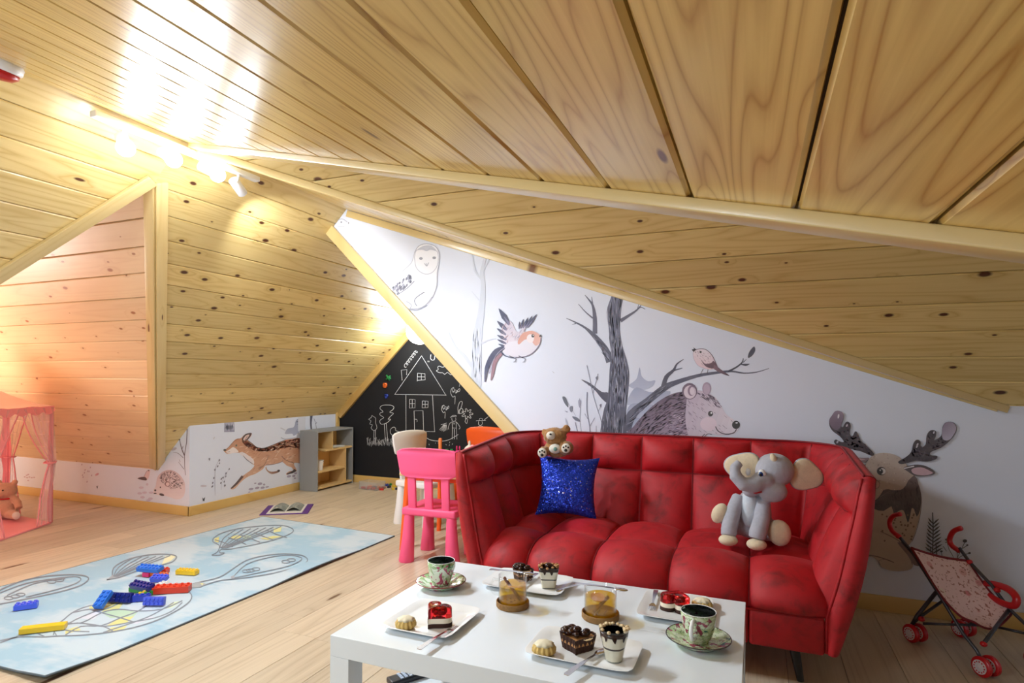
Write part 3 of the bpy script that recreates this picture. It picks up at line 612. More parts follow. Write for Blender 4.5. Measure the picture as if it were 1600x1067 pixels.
def draw_chalk():
    d = Print(lambda x, y: ony(x, y, YC), 560, 520, 5.927, None, (0, -1, 0)); cc = (226, 230, 236)
    L = lambda pts, w=4.2, sm=0: d.line(pts, w, d.rnd.choice([cc, (200, 206, 214), (214, 218, 226)]), w * .8, sm=sm, lift=False)
    L([(585, 212), (335, 572)]); L([(585, 212), (812, 580)]); L([(335, 570), (815, 576)]); L([(440, 572), (441, 912)]); L([(686, 576), (706, 915)]); L([(436, 912), (710, 915)])
    L([(405, 440), (398, 345), (450, 340), (446, 390)])
    L([(548, 372), (545, 448)]); L([(548, 374), (616, 378), (618, 435), (545, 440)]); L([(582, 376), (583, 438)]); L([(547, 407), (618, 408)])
    for x0, x1, y0, y1 in ((472, 526, 615, 696), (590, 646, 630, 694)):
        L([(x0 + 3, y0), (x0, y1), (x1 - 2, y1 - 2), (x1, y0 + 3), (x0 + 3, y0)]); L([((x0 + x1) / 2, y0), ((x0 + x1) / 2, y1)]); L([(x0, (y0 + y1) / 2), (x1, (y0 + y1) / 2)])
    L([(520, 910), (516, 722), (598, 720), (604, 910)]); L([(525, 800), (543, 803), (543, 825)], sm=2)
    L([(604, 915), (625, 965), (680, 995), (780, 1002), (850, 985), (925, 940)], 5, 3)
    sm_ = []
    for i in range(40): t = i / 39; a = i * 1.05; sm_.append((430 + t * 112 + math.cos(a) * 13, 312 - t * 148 + math.sin(a) * 14))
    L(sm_, 3.5, 2)
    L([(672, 200), (668, 235), (682, 252), (704, 245), (708, 200)], 6, 3); L([(768, 210), (750, 228), (768, 248)], 6, 3); L([(645, 258), (643, 270)], 4); L([(655, 260), (653, 272)], 4)
    L([(815, 305), (780, 318), (750, 308), (735, 318), (740, 340), (722, 352), (750, 368), (780, 370), (800, 384), (825, 366), (855, 388), (890, 375)], 4, 3)
    for cx, cy, r in ((885, 535, 1.0), (795, 692, .8)):
        L([(cx, cy - 30 * r), (cx - 22 * r, cy - 18 * r), (cx - 30 * r, cy + 20 * r), (cx - 10 * r, cy + 60 * r), (cx + 10 * r, cy + 50 * r), (cx + 8 * r, cy + 125 * r)], 4, 3)
        L([(cx - 10, cy + 20), (cx + 10, cy - 5), (cx + 35, cy + 5), (cx + 15, cy + 25), (cx + 50 * r, cy - 20 * r), (cx + 52 * r, cy + 5), (cx + 18, cy + 12), (cx - 15, cy + 5), (cx - 5, cy - 20), (cx + 12, cy - 5)], 4, 3)
    L([(925, 740), (922, 690), (940, 640), (962, 640), (955, 680), (930, 740)], 4, 3); L([(920, 745), (970, 740), (960, 700), (930, 720), (940, 750)], 4, 3)
    fl = []
    for i in range(64): a = i / 63 * 2 * math.pi; r = 38 + 16 * math.cos(a * 7); fl.append((1008 + r * math.cos(a), 750 + r * math.sin(a) * .95))
    L(fl, 4); L([(1000, 790), (988, 820), (1005, 840), (1012, 800)], 4, 2)
    for x, s_ in ((135, 1.0),): L([(125, 765), (118, 785), (95, 800), (118, 815), (105, 845), (130, 850), (118, 880), (135, 900), (150, 905), (172, 880), (165, 850), (158, 830), (160, 790), (140, 775), (125, 765)], 4, 2)
    L([(145, 905), (140, 1030)]); L([(158, 900), (156, 1035)])
    L([(250, 668), (300, 670), (328, 685), (320, 710), (290, 735), (325, 745), (300, 770), (275, 800), (300, 800), (260, 835), (210, 845), (200, 810), (235, 785), (200, 760), (205, 740), (230, 730), (200, 700), (215, 675), (250, 668)], 4.5, 3); L([(240, 840), (250, 1000)]); L([(258, 835), (272, 1000)])
    L([(310, 880), (330, 872), (345, 885), (345, 905), (378, 915), (350, 930), (355, 950), (325, 945), (310, 945), (295, 920), (298, 895), (310, 880)], 4, 2); L([(318, 950), (320, 1010)])
    rr = random.Random(4); x = 80
    while x < 330:
        y0 = 1050 + rr.uniform(-12, 6); y1 = 965 + rr.uniform(-5, 50); L([(x, y1 + 6), (x + rr.uniform(2, 7), y0), (x + rr.uniform(9, 16), y1)], 3.6); x += rr.uniform(10, 17)
    for i in range(30): p = (rr.uniform(180, 900), rr.uniform(1000, 1035)); L([p, (p[0] + rr.uniform(-5, 8), p[1] + rr.uniform(6, 14))], 3.5)
    # figures
    L([(850, 782), (910, 768)], 4); L([(862, 780), (868, 768), (900, 765), (905, 778)], 4, 2); L([(865, 790), (868, 812), (885, 820), (902, 808), (900, 785)], 4, 2)
    L([(870, 822), (845, 840), (832, 885), (840, 890)], 4, 2); L([(900, 820), (925, 845), (942, 880), (930, 890)], 4, 2); L([(868, 825), (872, 880), (868, 985)], 4); L([(905, 822), (908, 880), (912, 985)], 4); L([(890, 890), (890, 985)], 4); L([(868, 880), (910, 882)], 4); L([(880, 830), (885, 850), (895, 830)], 3)
    for i in range(7): L([(790 + i * 4, 850), (750 + i * 12, 915 - abs(3 - i) * 5)], 3.4)
    L([(765, 850), (818, 835)], 4)
    L([(1090, 815), (1130, 812), (1180, 812)], 5); L([(1118, 812), (1125, 792), (1148, 795), (1150, 812)], 4, 2); L([(1160, 812), (1205, 775), (1170, 798)], 4); L([(1115, 820), (1112, 845), (1130, 858), (1148, 842), (1145, 820)], 4, 2); L([(1105, 880), (1110, 865), (1150, 865), (1160, 880)], 4, 2)
    L([(1022, 568), (1050, 556)], 4); L([(935, 500), (940, 468)], 3)
    d.build('chalk_drawing', chalk)

def draw_left():
    d = Print(lambda x, y: onx(x, y, XL), 320, 650, 7.622, None, (1, 0, 0))
    d.fill([(230, 78), (350, 68), (355, 188), (230, 192)], (176, 176, 196), (150, 150, 176), sm=0); d.hatch([(235, 80), (345, 75), (345, 185), (235, 185)], 30, 70, 10, [(120, 122, 150), (200, 200, 216)], 85, 8)
    pn = (146, 154, 184)
    d.fill([(955, 200), (985, 150), (1060, 130), (1085, 50), (1150, 30), (1200, 150), (1130, 190), (1060, 235), (1040, 210), (970, 215)], pn, (170, 176, 200)); d.line([(900, 140), (960, 170)], 14, (196, 200, 214)); d.line([(905, 255), (960, 275), (1100, 255)], 14, (180, 186, 204)); d.line([(1090, 70), (1150, 50)], 12, (90, 96, 124)); d.line([(1100, 100), (1150, 90)], 8, (90, 96, 124))
    d.fill([(1110, 0), (1200, 0), (1195, 180), (1110, 180)], (214, 216, 228), sm=0); d.line([(1270, -20), (1262, 80), (1270, 170)], [34, 22, 18], (70, 72, 96)); d.line([(1300, 30), (1320, 90), (1330, 160)], 5, (110, 112, 134)); d.line([(1335, 70), (1320, 95)], 5, (110, 112, 134), sm=0)
    d.fill([(730, 600), (745, 640), (790, 662), (850, 655), (888, 638), (892, 660), (850, 680), (795, 690), (750, 665), (722, 625)], (190, 150, 126), (110, 70, 62), 0)
    bd = [(220, 405), (250, 393), (300, 352), (340, 300), (380, 270), (430, 262), (480, 216), (556, 200), (545, 245), (512, 290), (560, 325), (620, 372), (700, 382), (780, 357), (880, 315), (960, 285), (1040, 272), (1150, 262), (1300, 300), (1320, 560), (1150, 560), (1060, 562), (1092, 640), (1085, 660), (1030, 682), (978, 700), (970, 682), (1010, 655), (1050, 650), (1035, 612), (980, 592), (920, 545), (860, 565), (780, 582), (720, 592), (690, 632), (600, 688), (520, 718), (440, 775), (360, 862), (312, 872), (308, 855), (350, 835), (400, 762), (460, 705), (540, 648), (590, 590), (560, 570), (505, 525), (460, 480), (425, 440), (360, 438), (270, 450), (240, 430)]
    B_ = d.fill(bd, (196, 132, 96), (216, 176, 150), n=14)
    bk = smooth_poly([(440, 280), (520, 310), (600, 365), (700, 385), (800, 355), (900, 315), (1040, 278), (1150, 268), (1150, 380), (1000, 370), (880, 400), (760, 420), (640, 420), (540, 390), (470, 340)], 2)
    d.tri(bk, srgb(196, 118, 78)); d.hatch(bk, 150, 36, 18, [(176, 84, 48), (160, 70, 40), (206, 130, 88), (130, 60, 44)], -15, 25); d.hatch(bk, 60, 8, 6, [(236, 206, 180)], 0, 60)
    d.hatch(B_, 140, 60, 10, [(206, 150, 116), (226, 190, 166), (190, 130, 98)], -25, 30)
    d.fill([(410, 445), (450, 430), (520, 470), (580, 520), (580, 575), (520, 535), (470, 490)], (232, 222, 226)); d.line([(455, 470), (500, 520), (575, 572)], [4, 9, 5], (96, 90, 112)); d.fill([(290, 400), (340, 370), (400, 420), (360, 437), (280, 447), (250, 425)], (240, 228, 226))
    d.line([(512, 290), (560, 325), (620, 372), (700, 382), (780, 357), (880, 315), (960, 285)], 7, (60, 40, 44)); d.line([(755, 475), (735, 530), (700, 590), (640, 640)], 5, (110, 70, 56)); d.line([(915, 475), (960, 520), (1060, 560)], 7, (110, 70, 60)); d.line([(730, 578), (800, 578), (900, 552), (930, 530)], 6, (120, 100, 120))
    d.fill([(440, 275), (480, 216), (556, 200), (535, 250), (500, 290), (470, 290)], (60, 40, 48)); d.fill([(455, 278), (490, 230), (530, 222), (505, 265), (478, 288)], (226, 196, 190)); d.line([(480, 285), (505, 240)], 5, (90, 60, 60), sm=0)
    d.ell((238, 405), 18, 13, (36, 26, 34)); d.ell((374, 350), 9, 14, (80, 90, 70), 30); d.line([(245, 430), (300, 425)], 4, (120, 80, 76)); d.line([(260, 398), (340, 305), (400, 270)], 5, (120, 76, 60))
    d.line([(450, 715), (380, 800), (312, 862)], [30, 26, 16], (84, 54, 54)); d.line([(1080, 640), (1040, 668), (975, 690)], [34, 26, 14], (60, 40, 44)); d.ell((878, 652), 16, 14, (40, 28, 34))
    for e in ((550, 868, 30, 14), (622, 856, 28, 14), (686, 853, 26, 14), (742, 843, 22, 9), (655, 806, 28, 16), (705, 815, 14, 12), (1000, 718, 26, 14), (1058, 713, 20, 12), (1080, 680, 18, 12), (1072, 740, 14, 9), (600, 800, 14, 8), (650, 895, 16, 6), (528, 905, 14, 6)): d.ell(e[:2], e[2], e[3], (164, 156, 182), -12)
    for x, y in ((170, 522), (150, 600), (118, 636), (250, 680), (195, 750), (288, 632), (105, 735), (92, 795), (230, 780), (85, 840), (240, 828), (172, 562), (248, 718), (190, 795), (215, 732)): d.ell((x, y), 7, 13, random.choice([(84, 84, 100), (130, 130, 150)]), 25, 8)
    d.line([(168, 525), (125, 640), (122, 940)], 3, (176, 176, 190)); d.line([(285, 640), (240, 720), (232, 850)], 3, (186, 186, 200)); d.ell((52, 515), 6, 18, (120, 120, 134), -20, 8); d.ell((108, 262), 8, 20, (206, 206, 216), 30, 8)
    d.at(60, 600, 4.85); d.fill([(1240, 860), (1250, 868), (1262, 855), (1256, 890)], (30, 30, 40), sm=0); d.ell((1250, 772), 24, 8, (196, 190, 204)); d.fill([(1240, 855), (1252, 884), (1246, 888)], (30, 30, 40), sm=0)
    for x, y in ((1295, 568), (1370, 578), (1358, 622), (1338, 650), (1420, 680), (1385, 718), (1330, 712), (1320, 748), (1410, 768), (1318, 775)): d.ell((x, y), 5, 9, (120, 118, 136), 25, 8)
    d.line([(1365, 580), (1335, 660), (1338, 845)], 2.4, (186, 186, 200)); d.line([(1420, 680), (1390, 740), (1385, 800)], 2.4, (186, 186, 200))
    d.build('running_deer_print', fox)
    d = Print(lambda x, y: ony(x, y, 3.8), 60, 600, 4.85, None, (0, -1, 0)); dk = (80, 52, 62)
    hg = d.fill([(905, 700), (950, 660), (1010, 652), (1068, 685), (1108, 745), (1112, 815), (1090, 862), (1040, 872), (975, 850), (920, 842), (880, 832), (872, 808), (890, 770)], (210, 186, 190), (236, 222, 226))
    sp = smooth_poly([(915, 695), (955, 662), (1010, 655), (1065, 690), (1100, 745), (1100, 800), (1060, 790), (1010, 800), (975, 780), (930, 740)], 2)
    d.hatch(sp, 320, 16, 4, [(110, 78, 84), (84, 54, 62), (150, 118, 122), (226, 206, 208)], field=lambda p: math.degrees(math.atan2(p[1] - 760, p[0] - 975)), jit=20)
    d.ell((978, 757), 20, 20, (150, 112, 114)); d.ell((980, 758), 14, 14, (230, 206, 206)); d.ell((886, 805), 8, 8, (50, 30, 40)); d.ell((925, 782), 5, 6, (50, 30, 40)); d.ell((885, 828), 12, 5, (60, 40, 48)); d.ell((935, 838), 20, 9, (70, 46, 52), 15)
    d.fill([(750, 716), (775, 702), (802, 700), (820, 662), (840, 650), (846, 662), (838, 705), (820, 728), (790, 722)], (226, 200, 206)); d.fill([(750, 716), (800, 702), (822, 718), (812, 730)], dk); d.line([(802, 700), (820, 662), (840, 650)], 3, (140, 110, 120)); d.ell((838, 656), 4, 4, (60, 40, 50))
    for l, w_ in (([(1128, 318), (1124, 440), (1108, 540), (1114, 690)], 7), ([(1108, 540), (1088, 495), (1070, 420)], 9), ([(1088, 495), (1098, 470)], 6), ([(1104, 645), (1062, 590)], 4), ([(1100, 560), (1060, 525), (1020, 515)], 4), ([(1075, 590), (1068, 570)], 3)): d.line(l, w_, (96, 80, 96), w_ * .5, sm=2)
    d.ell((1070, 420), 6, 6, (60, 50, 60)); d.ell((1028, 492), 22, 10, (190, 180, 196), -20)
    for e in ((780, 785), (805, 822), (768, 828), (855, 822), (825, 760), (790, 858), (850, 868), (835, 880)): d.ell(e, 18 if e[1] != 760 else 10, 9, (206, 196, 216))
    for x, y in ((330, 610), (355, 650), (335, 690), (350, 672), (395, 632), (385, 662), (405, 692), (340, 705), (375, 660), (370, 740)): d.ell((x, y), 4, 7, (176, 160, 190), 20, 8)
    d.ell((445, 684), 16, 8, (206, 160, 180), -30); d.fill([(436, 768), (445, 778), (454, 766), (448, 795)], (50, 50, 80), sm=0)
    d.at(0, 600, 4.104)
    for x, y in ((160, 595), (175, 600), (190, 596), (205, 600), (182, 580), (172, 585), (220, 598), (182, 618)): d.ell((x, y), 7, 4, (190, 166, 186), 0, 8)
    d.build('hedgehog_print', hedge)
draw_mural(); draw_chalk(); draw_left()
# ------------------------------------------------------------------ object materials
def velvet():
    t = NT('red_velvet'); co = t.N('ShaderNodeTexCoord').outputs['Object']
    n = t.noise(co, 7.5, 5, .62, dist=1.2); n2 = t.noise(co, 30, 3, .6); n3 = t.noise(co, 900, 1)
    f = t.ramp(t.math('ADD', t.math('MULTIPLY', n, .75), t.math('MULTIPLY', n2, .25)), [(.32, 0.0), (.48, .75), (.70, 1.0)])
    t.P(Base_Color=t.mix(f, (.20, .0008, .003, 1), (.50, .003, .010, 1)), Roughness=.55)
    t.b.inputs['Sheen Weight'].default_value = .16; t.b.inputs['Sheen Roughness'].default_value = .35; t.b.inputs['Sheen Tint'].default_value = (1, .25, .25, 1)
    t.bump(t.math('ADD', t.math('MULTIPLY', n, 3.0), n3), .25, .004); return t.m
M['velvet'] = velvet()
M['piping'] = plain('dark_red_piping', (.22, .004, .01, 1), .6)
M['black'] = plain('black_wood', srgb(22, 18, 18), .4)
M['white_lac'] = plain('white_lacquer', srgb(234, 241, 246), .16, var=.005)
M['porcelain'] = plain('white_porcelain', srgb(240, 241, 240), .12, var=.005)
M['pink'] = plain('pink_plastic', srgb(250, 92, 140), .42, var=.02)
M['orange'] = plain('orange_plastic', srgb(252, 98, 24), .42, var=.02)
M['white_pl'] = plain('white_plastic', srgb(236, 232, 228), .4, var=.01)
M['chrome'] = plain('polished_steel', srgb(205, 205, 208), .16, 1.0, var=.02)
M['lamp_white'] = plain('white_metal', srgb(232, 234, 238), .4, var=.01)
M['red_pl'] = plain('red_plastic', srgb(196, 24, 30), .3, var=.02)
M['grey_board'] = plain('grey_board', srgb(150, 152, 152), .5, var=.01)
M['ply'] = wood('birch_board', srgb(226, 190, 130), srgb(206, 164, 100), srgb(150, 100, 60), .5, .1, .1, 5, 1, 6, lines=.3)
def glassmat(name, col=(1, 1, 1, 1), rough=0.0, ior=1.45):
    t = NT(name); t.P(Base_Color=col, Roughness=rough, IOR=ior); t.b.inputs['Transmission Weight'].default_value = 1; return t.m
def thin(name, tint=(.97, .98, .98, 1), ior=1.5, body=None, k=0.0):
    t = NT(name); tr = t.N('ShaderNodeBsdfTransparent', i={'Color': tint}); gs = t.N('ShaderNodeBsdfGlossy', i={'Roughness': .03}); lw = t.N('ShaderNodeLayerWeight', i={'Blend': .5}); fz = t.math('MULTIPLY_ADD', t.math('POWER', lw.outputs['Facing'], 4.0), .7, .03)
    first = tr.outputs[0]
    if body:
        t.P(Base_Color=body, Roughness=.2); t.b.inputs['Subsurface Weight'].default_value = 0; mx = t.N('ShaderNodeMixShader', i={0: k, 1: tr.outputs[0], 2: t.b.outputs[0]}); first = mx.outputs[0]
    m_ = t.N('ShaderNodeMixShader', i={0: fz, 1: first, 2: gs.outputs[0]}); t.l.new(m_.outputs[0], t.o.inputs[0]); return t.m
M['glass'] = thin('clear_glass'); M['tea'] = thin('amber_tea', (1.0, .76, .10, 1), 1.33, srgb(255, 186, 10), .22)
M['jelly'] = glassmat('red_jelly', (.86, .03, .04, 1), .08, 1.36)
def fabric(name, c, fuzz=60, amt=.12, rough=.9, sheen=.3):
    t = NT(name); co = t.N('ShaderNodeTexCoord').outputs['Object']; n = t.noise(co, fuzz, 3, .7)
    d = tuple(max(0, x * (1 - amt * 2.5)) for x in c[:3]) + (1,)
    t.P(Base_Color=t.mix(n, d, c), Roughness=rough); t.b.inputs['Sheen Weight'].default_value = sheen
    t.bump(n, .5, .003); return t.m
M['ele_grey'] = fabric('grey_plush', srgb(186, 186, 196)); M['ele_cream'] = fabric('cream_plush', srgb(238, 220, 186)); M['ele_white'] = fabric('white_plush', srgb(220, 228, 236))
M['teddy'] = fabric('tan_curly_plush', srgb(196, 140, 78), 45, .3); M['plush_white'] = fabric('offwhite_plush', srgb(234, 228, 214)); M['beige_pl'] = fabric('beige_plush', srgb(222, 170, 136), 50)
M['eye_w'] = plain('eye_white', srgb(240, 240, 240), .2); M['eye_b'] = plain('eye_blue', srgb(30, 70, 140), .15); M['eye_k'] = plain('glossy_black', srgb(12, 10, 12), .15)

# ------------------------------------------------------------------ sofa
def make_sofa():
    X0, Y0 = -.49, 3.08
    t = thing('sofa', 'red velvet tufted sofa with tall flared arms against the mural wall', 'sofa', (X0, Y0, 0))
    yb, yf = .36, -.39                         # inner back line, front of the arms (local y)
    def path(hw):                              # inner plan outline, half width hw; returns (pt, normal inward, s)
        r = .13; pts = []
        hwf = hw + .0
        for i in range(25): k = i / 24; pts.append((-hwf + (hwf - hw) * k, yf + (yb - r - yf) * k))
        for i in range(1, 9): a = math.pi - i / 9 * math.pi / 2; pts.append((-hw + r + r * math.cos(a), yb - r + r * math.sin(a)))
        for i in range(49): k = i / 48; pts.append((-hw + r + (2 * hw - 2 * r) * k, yb))
        for i in range(1, 9): a = math.pi / 2 - i / 9 * math.pi / 2; pts.append((hw - r + r * math.cos(a), yb - r + r * math.sin(a)))
        for i in range(25): k = i / 24; pts.append((hw + (hwf - hw) * k, yb - r + (yf - yb + r) * k))
        return pts
    base = path(.765); n = len(base)
    S = [0]
    for i in range(1, n): S.append(S[-1] + math.dist(base[i], base[i - 1]))
    # resample finely
    tot = S[-1]; NU = 380; us = [tot * i / NU for i in range(NU + 1)]
    def samp(s):
        i = min(n - 2, max(0, next((k for k in range(n - 1) if S[k + 1] >= s), n - 2))); f = (s - S[i]) / (S[i + 1] - S[i])
        p = [base[i][a] + (base[i + 1][a] - base[i][a]) * f for a in (0, 1)]
        j = max(0, i - 1); k = min(n - 1, i + 2); d = (base[k][0] - base[j][0], base[k][1] - base[j][1]); l = math.hypot(*d)
        return p, (d[1] / l, -d[0] / l)
    iL = next(i for i in range(n) if base[i][1] >= yb - 1e-6); sL = S[iL]   # start of the straight back
    armL = S[24]
    xs = [-.43, -.13, .165, .47]
    seams = [0, armL * .45, armL * .86, (armL + sL) / 2 + .03] + [sL + (x + .765 - .13) for x in xs]
    seams += [tot - q for q in reversed(seams[:4])]
    z0, zs = .30, .715
    def bul(a, p=2.2): return max(0, 1 - abs(2 * a - 1) ** p)
    def ztop(s): k = min(1, min(s, tot - s) / armL); return .865 + .045 * k
    prof_n = 56
    mb = MB(); rows = []
    for s in us:
        p, nr = samp(s); c = next(i for i in range(len(seams) - 1) if seams[i + 1] >= s - 1e-9); a = (s - seams[c]) / (seams[c + 1] - seams[c])
        zt = ztop(s); row = []
        out = (-nr[0], -nr[1]); edge = min(1, min(s, tot - s) / .02)
        for j in range(prof_n + 1):
            v = j / prof_n; z = z0 + (zt - z0) * v
            lean = .115 * v ** .85                     # flares outwards with height
            zz = (z - z0) / (zs - z0) if z < zs else (z - zs) / (zt - zs)
            if z < zs: zz = .5 + zz / 2
            b = .088 * (bul(a, 2.0) ** .55) * (bul(min(1, zz), 2.0) ** .55) * (.45 + .55 * edge)
            if z >= zs: b *= .85
            wr = .004 * mnoise.noise(Vector((s * 6, z * 6, 2)))
            q = lean - b - wr
            row.append((p[0] + out[0] * q, p[1] + out[1] * q, z))
        th = .052
        lt = row[-1]
        for k in range(1, 7):
            an = k / 6 * math.pi / 2 * 1.0
            q = .115 + th * (k / 6)
            row.append((p[0] + out[0] * q, p[1] + out[1] * q, zt + .012 * math.sin(k / 6 * math.pi)))
        for k in range(1, 11):
            v = k / 10; z = zt + (.15 - zt) * v; q = .115 + th - .125 * v + .03 * math.sin(v * math.pi)
            row.append((p[0] + out[0] * q, p[1] + out[1] * q, z))
        rows.append(row)
    m = len(rows[0])
    mb.add([q for r_ in rows for q in r_], [(i * m + j, i * m + j + 1, (i + 1) * m + j + 1, (i + 1) * m + j) for i in range(NU) for j in range(m - 1)])
    mb.build('backrest', M['velvet'], t, smooth=True)
    for sm in seams[1:-1]:  # dark tubes along the tuft seams put the crease shade into colour
        i = min(range(len(us)), key=lambda k: abs(us[k] - sm)); MB().tube([Vector(q) for q in rows[i][6:prof_n + 1]], .0035, 6).build('seam', M['piping'], t, smooth=True)
    jz = min(range(prof_n + 1), key=lambda k: abs(rows[len(us) // 2][k][2] - zs))
    MB().tube([Vector(min(r_[:prof_n + 1], key=lambda q: abs(q[2] - zs))) for r_ in rows[8:-8]], .003, 6).build('seam', M['piping'], t, smooth=True)
    # front panels of the arms
    for k, row in ((0, rows[0]), (1, rows[-1])):
        poly = [Vector(q) for q in row]; cen = sum(poly, Vector()) / len(poly)
        bm = MB(); ring = [cen + (q - cen) * 1.0 for q in poly]; ring2 = [cen + (q - cen) * .82 + Vector((0, -.018, 0)) for q in poly]
        L = len(ring); ft = tuple(range(L, 2 * L))
        inner = row[:prof_n + 1]; outer = row[prof_n + 7:]
        # ladder between inner and outer edge
        vs = []; nn = 20
        def at(l, v):
            z = v; 
            for i in range(len(l) - 1):
                a, b = l[i], l[i + 1]
                if (a[2] - z) * (b[2] - z) <= 0 and abs(a[2] - b[2]) > 1e-9: f = (z - a[2]) / (b[2] - a[2]); return a[0] + (b[0] - a[0]) * f, a[1]
            return (l[0][0], l[0][1]) if abs(l[0][2] - z) < abs(l[-1][2] - z) else (l[-1][0], l[-1][1])
        zt = ztop(0)
        for i in range(nn + 1):
            z = .15 + (zt - .15) * i / nn; xi = at(inner, max(z, z0))[0]; xo = at(outer, z)[0]
            for q in range(7): f = q / 6; vs.append((xi + (xo - xi) * f, yf - .028 * math.sin(math.pi * f) ** .6 * min(1, (nn - i) / 2 + .1), z + (.010 * math.sin(math.pi * f) if i == nn else 0)))
        fs = [(i * 7 + q, i * 7 + q + 1, (i + 1) * 7 + q + 1, (i + 1) * 7 + q) for i in range(nn) for q in range(6)]
        MB().add(vs, fs).build('arm_front', M['velvet'], t, smooth=True)
        pi = [Vector((at(inner, max(.15 + (zt - .15) * i / 30, z0))[0], yf - .002, .15 + (zt - .15) * i / 30)) for i in range(31)]
        MB().tube(pi, .0065, 8).build('piping', M['velvet'], t, smooth=True)
    rim = [Vector(r_[prof_n + 1]) + Vector((0, 0, .004)) for r_ in rows]
    MB().tube(rim, .0055, 8).build('piping', M['piping'], t, smooth=True)
    # seat
    sx = [-.775, -.54, -.215, .135, .47, .775]; NX = 300; NV = 80
    profile = [(.40, .36), (.30, .395), (.06, .415), (-.20, .412), (-.29, .395), (-.345, .365), (-.372, .325), (-.378, .285)]
    L = [0]
    for i in range(1, len(profile)): L.append(L[-1] + math.dist(profile[i], profile[i - 1]))
    PP = smooth_poly(profile, 8, False); LL = [0]
    for i in range(1, len(PP)): LL.append(LL[-1] + math.dist(PP[i], PP[i - 1]))
    vseam = [0, LL[-1] * .57, LL[-1]]; vs = []
    for i in range(NX + 1):
        x = -.775 + 1.55 * i / NX; c = next(k for k in range(5) if sx[k + 1] >= x - 1e-9); a = (x - sx[c]) / (sx[c + 1] - sx[c])
        for j in range(NV + 1):
            l = LL[-1] * j / NV; k = min(len(PP) - 2, next((q for q in range(len(PP) - 1) if LL[q + 1] >= l), len(PP) - 2)); f = (l - LL[k]) / (LL[k + 1] - LL[k])
            y = PP[k][0] + (PP[k + 1][0] - PP[k][0]) * f; z = PP[k][1] + (PP[k + 1][1] - PP[k][1]) * f
            dy, dz = PP[k + 1][0] - PP[k][0], PP[k + 1][1] - PP[k][1]; q = math.hypot(dy, dz); ny, nz = dz / q, -dy / q
            r_ = 0 if l < vseam[1] else 1; vv = (l - vseam[r_]) / (vseam[r_ + 1] - vseam[r_])
            if r_ == 1: vv = min(.5, vv) if vv < .5 else .5 + max(0, vv - .9) * 5
            b = .062 * bul(a, 2.0) ** .55 * bul(vv, 2.0) ** .5 + .006 * mnoise.noise(Vector((x * 7, l * 16, 5))) * bul(a)
            vs.append((x, y + ny * b, z + nz * b))
    m = NV + 1
    MB().add(vs, [(i * m + j, i * m + j + 1, (i + 1) * m + j + 1, (i + 1) * m + j) for i in range(NX) for j in range(NV)]).build('seat', M['velvet'], t, smooth=True)
    for xx in sx[1:-1]:  # seat seams drawn dark as well, crease shade as dark red tubes
        i = round((xx + .775) / 1.55 * NX); MB().tube([Vector(vs[i * m + j]) + Vector((0, -.001, .001)) for j in range(8, m)], .0035, 6).build('seam', M['piping'], t, smooth=True)
    j = round(NV * .57); MB().tube([Vector(vs[i * m + j]) + Vector((0, -.001, .001)) for i in range(4, NX - 3)], .0035, 6).build('seam', M['piping'], t, smooth=True)
    # base band below the seat seam, split in panels at the seams
    bx = [-.75, -.54, -.215, .135, .47, .757]
    for a, b in zip(bx[:-1], bx[1:]):
        MB().box(((a + b) / 2, -.19, .215), (b - a - .002, .43, .15), bev=.014).build('base_panel', M['velvet'], t, smooth=True)
    MB().box((0, .12, .22), (1.46, .5, .13), bev=.02).build('base', M['velvet'], t, smooth=True)
    MB().tube([(-.78, -.402, .29), (.75, -.402, .29)], .005, 8).build('piping', M['velvet'], t, smooth=True)
    for x, y in ((-.60, -.30), (.64, -.33), (-.62, .36), (.62, .36)):
        MB().tube([(x, y, .17), (x * 1.05, y * 1.05, 0.0)], [.024, .014], 12).build('leg', M['black'], t, smooth=True, angle=40)
    return t
make_sofa()

# ------------------------------------------------------------------ coffee table
TZ = .45
def coffee_table():
    x0, x1, y0, y1 = -1.217, -.027, 1.484, 2.293; cx, cy = (x0 + x1) / 2, (y0 + y1) / 2
    t = thing('coffee_table', 'white lacquered rectangular coffee table with desserts in front of the sofa', 'table', (cx, cy, 0))
    W, D = x1 - x0, y1 - y0
    MB().box((0, 0, TZ - .032), (W, D, .064), bev=.0015).build('tabletop', M['white_lac'], t)
    for a in (-1, 1):
        for b in (-1, 1): MB().box((a * (W / 2 - .035), b * (D / 2 - .035), (TZ - .064) / 2), (.07, .07, TZ - .065), bev=.001).build('leg', M['white_lac'], t)
    MB().box((0, 0, .15), (W - .14, D - .03, .02), bev=.001).build('lower_shelf', M['white_lac'], t)
coffee_table()
def T(x, y, z=TZ): return onz(x, y, z)
# remote control on the lower shelf
rm = thing('remote_control', 'black remote control with pale keys on the lower shelf of the table', 'remote', (onz(646, 1059, .16).x, onz(646, 1059, .16).y, .16), R(-32))
MB().box((0, 0, .011), (.052, .19, .020), bev=.005).build('casing', plain('remote_black', srgb(20, 24, 34), .4), rm, smooth=True, angle=40)
M['key'] = plain('remote_key', srgb(190, 205, 225), .5)
for i in range(4):
    for j in range(9): MB().box((-.017 + i * .0113, .080 - j * .0165, .0225), (.0085, .011, .004), bev=.001).build('key', M['key'], rm)

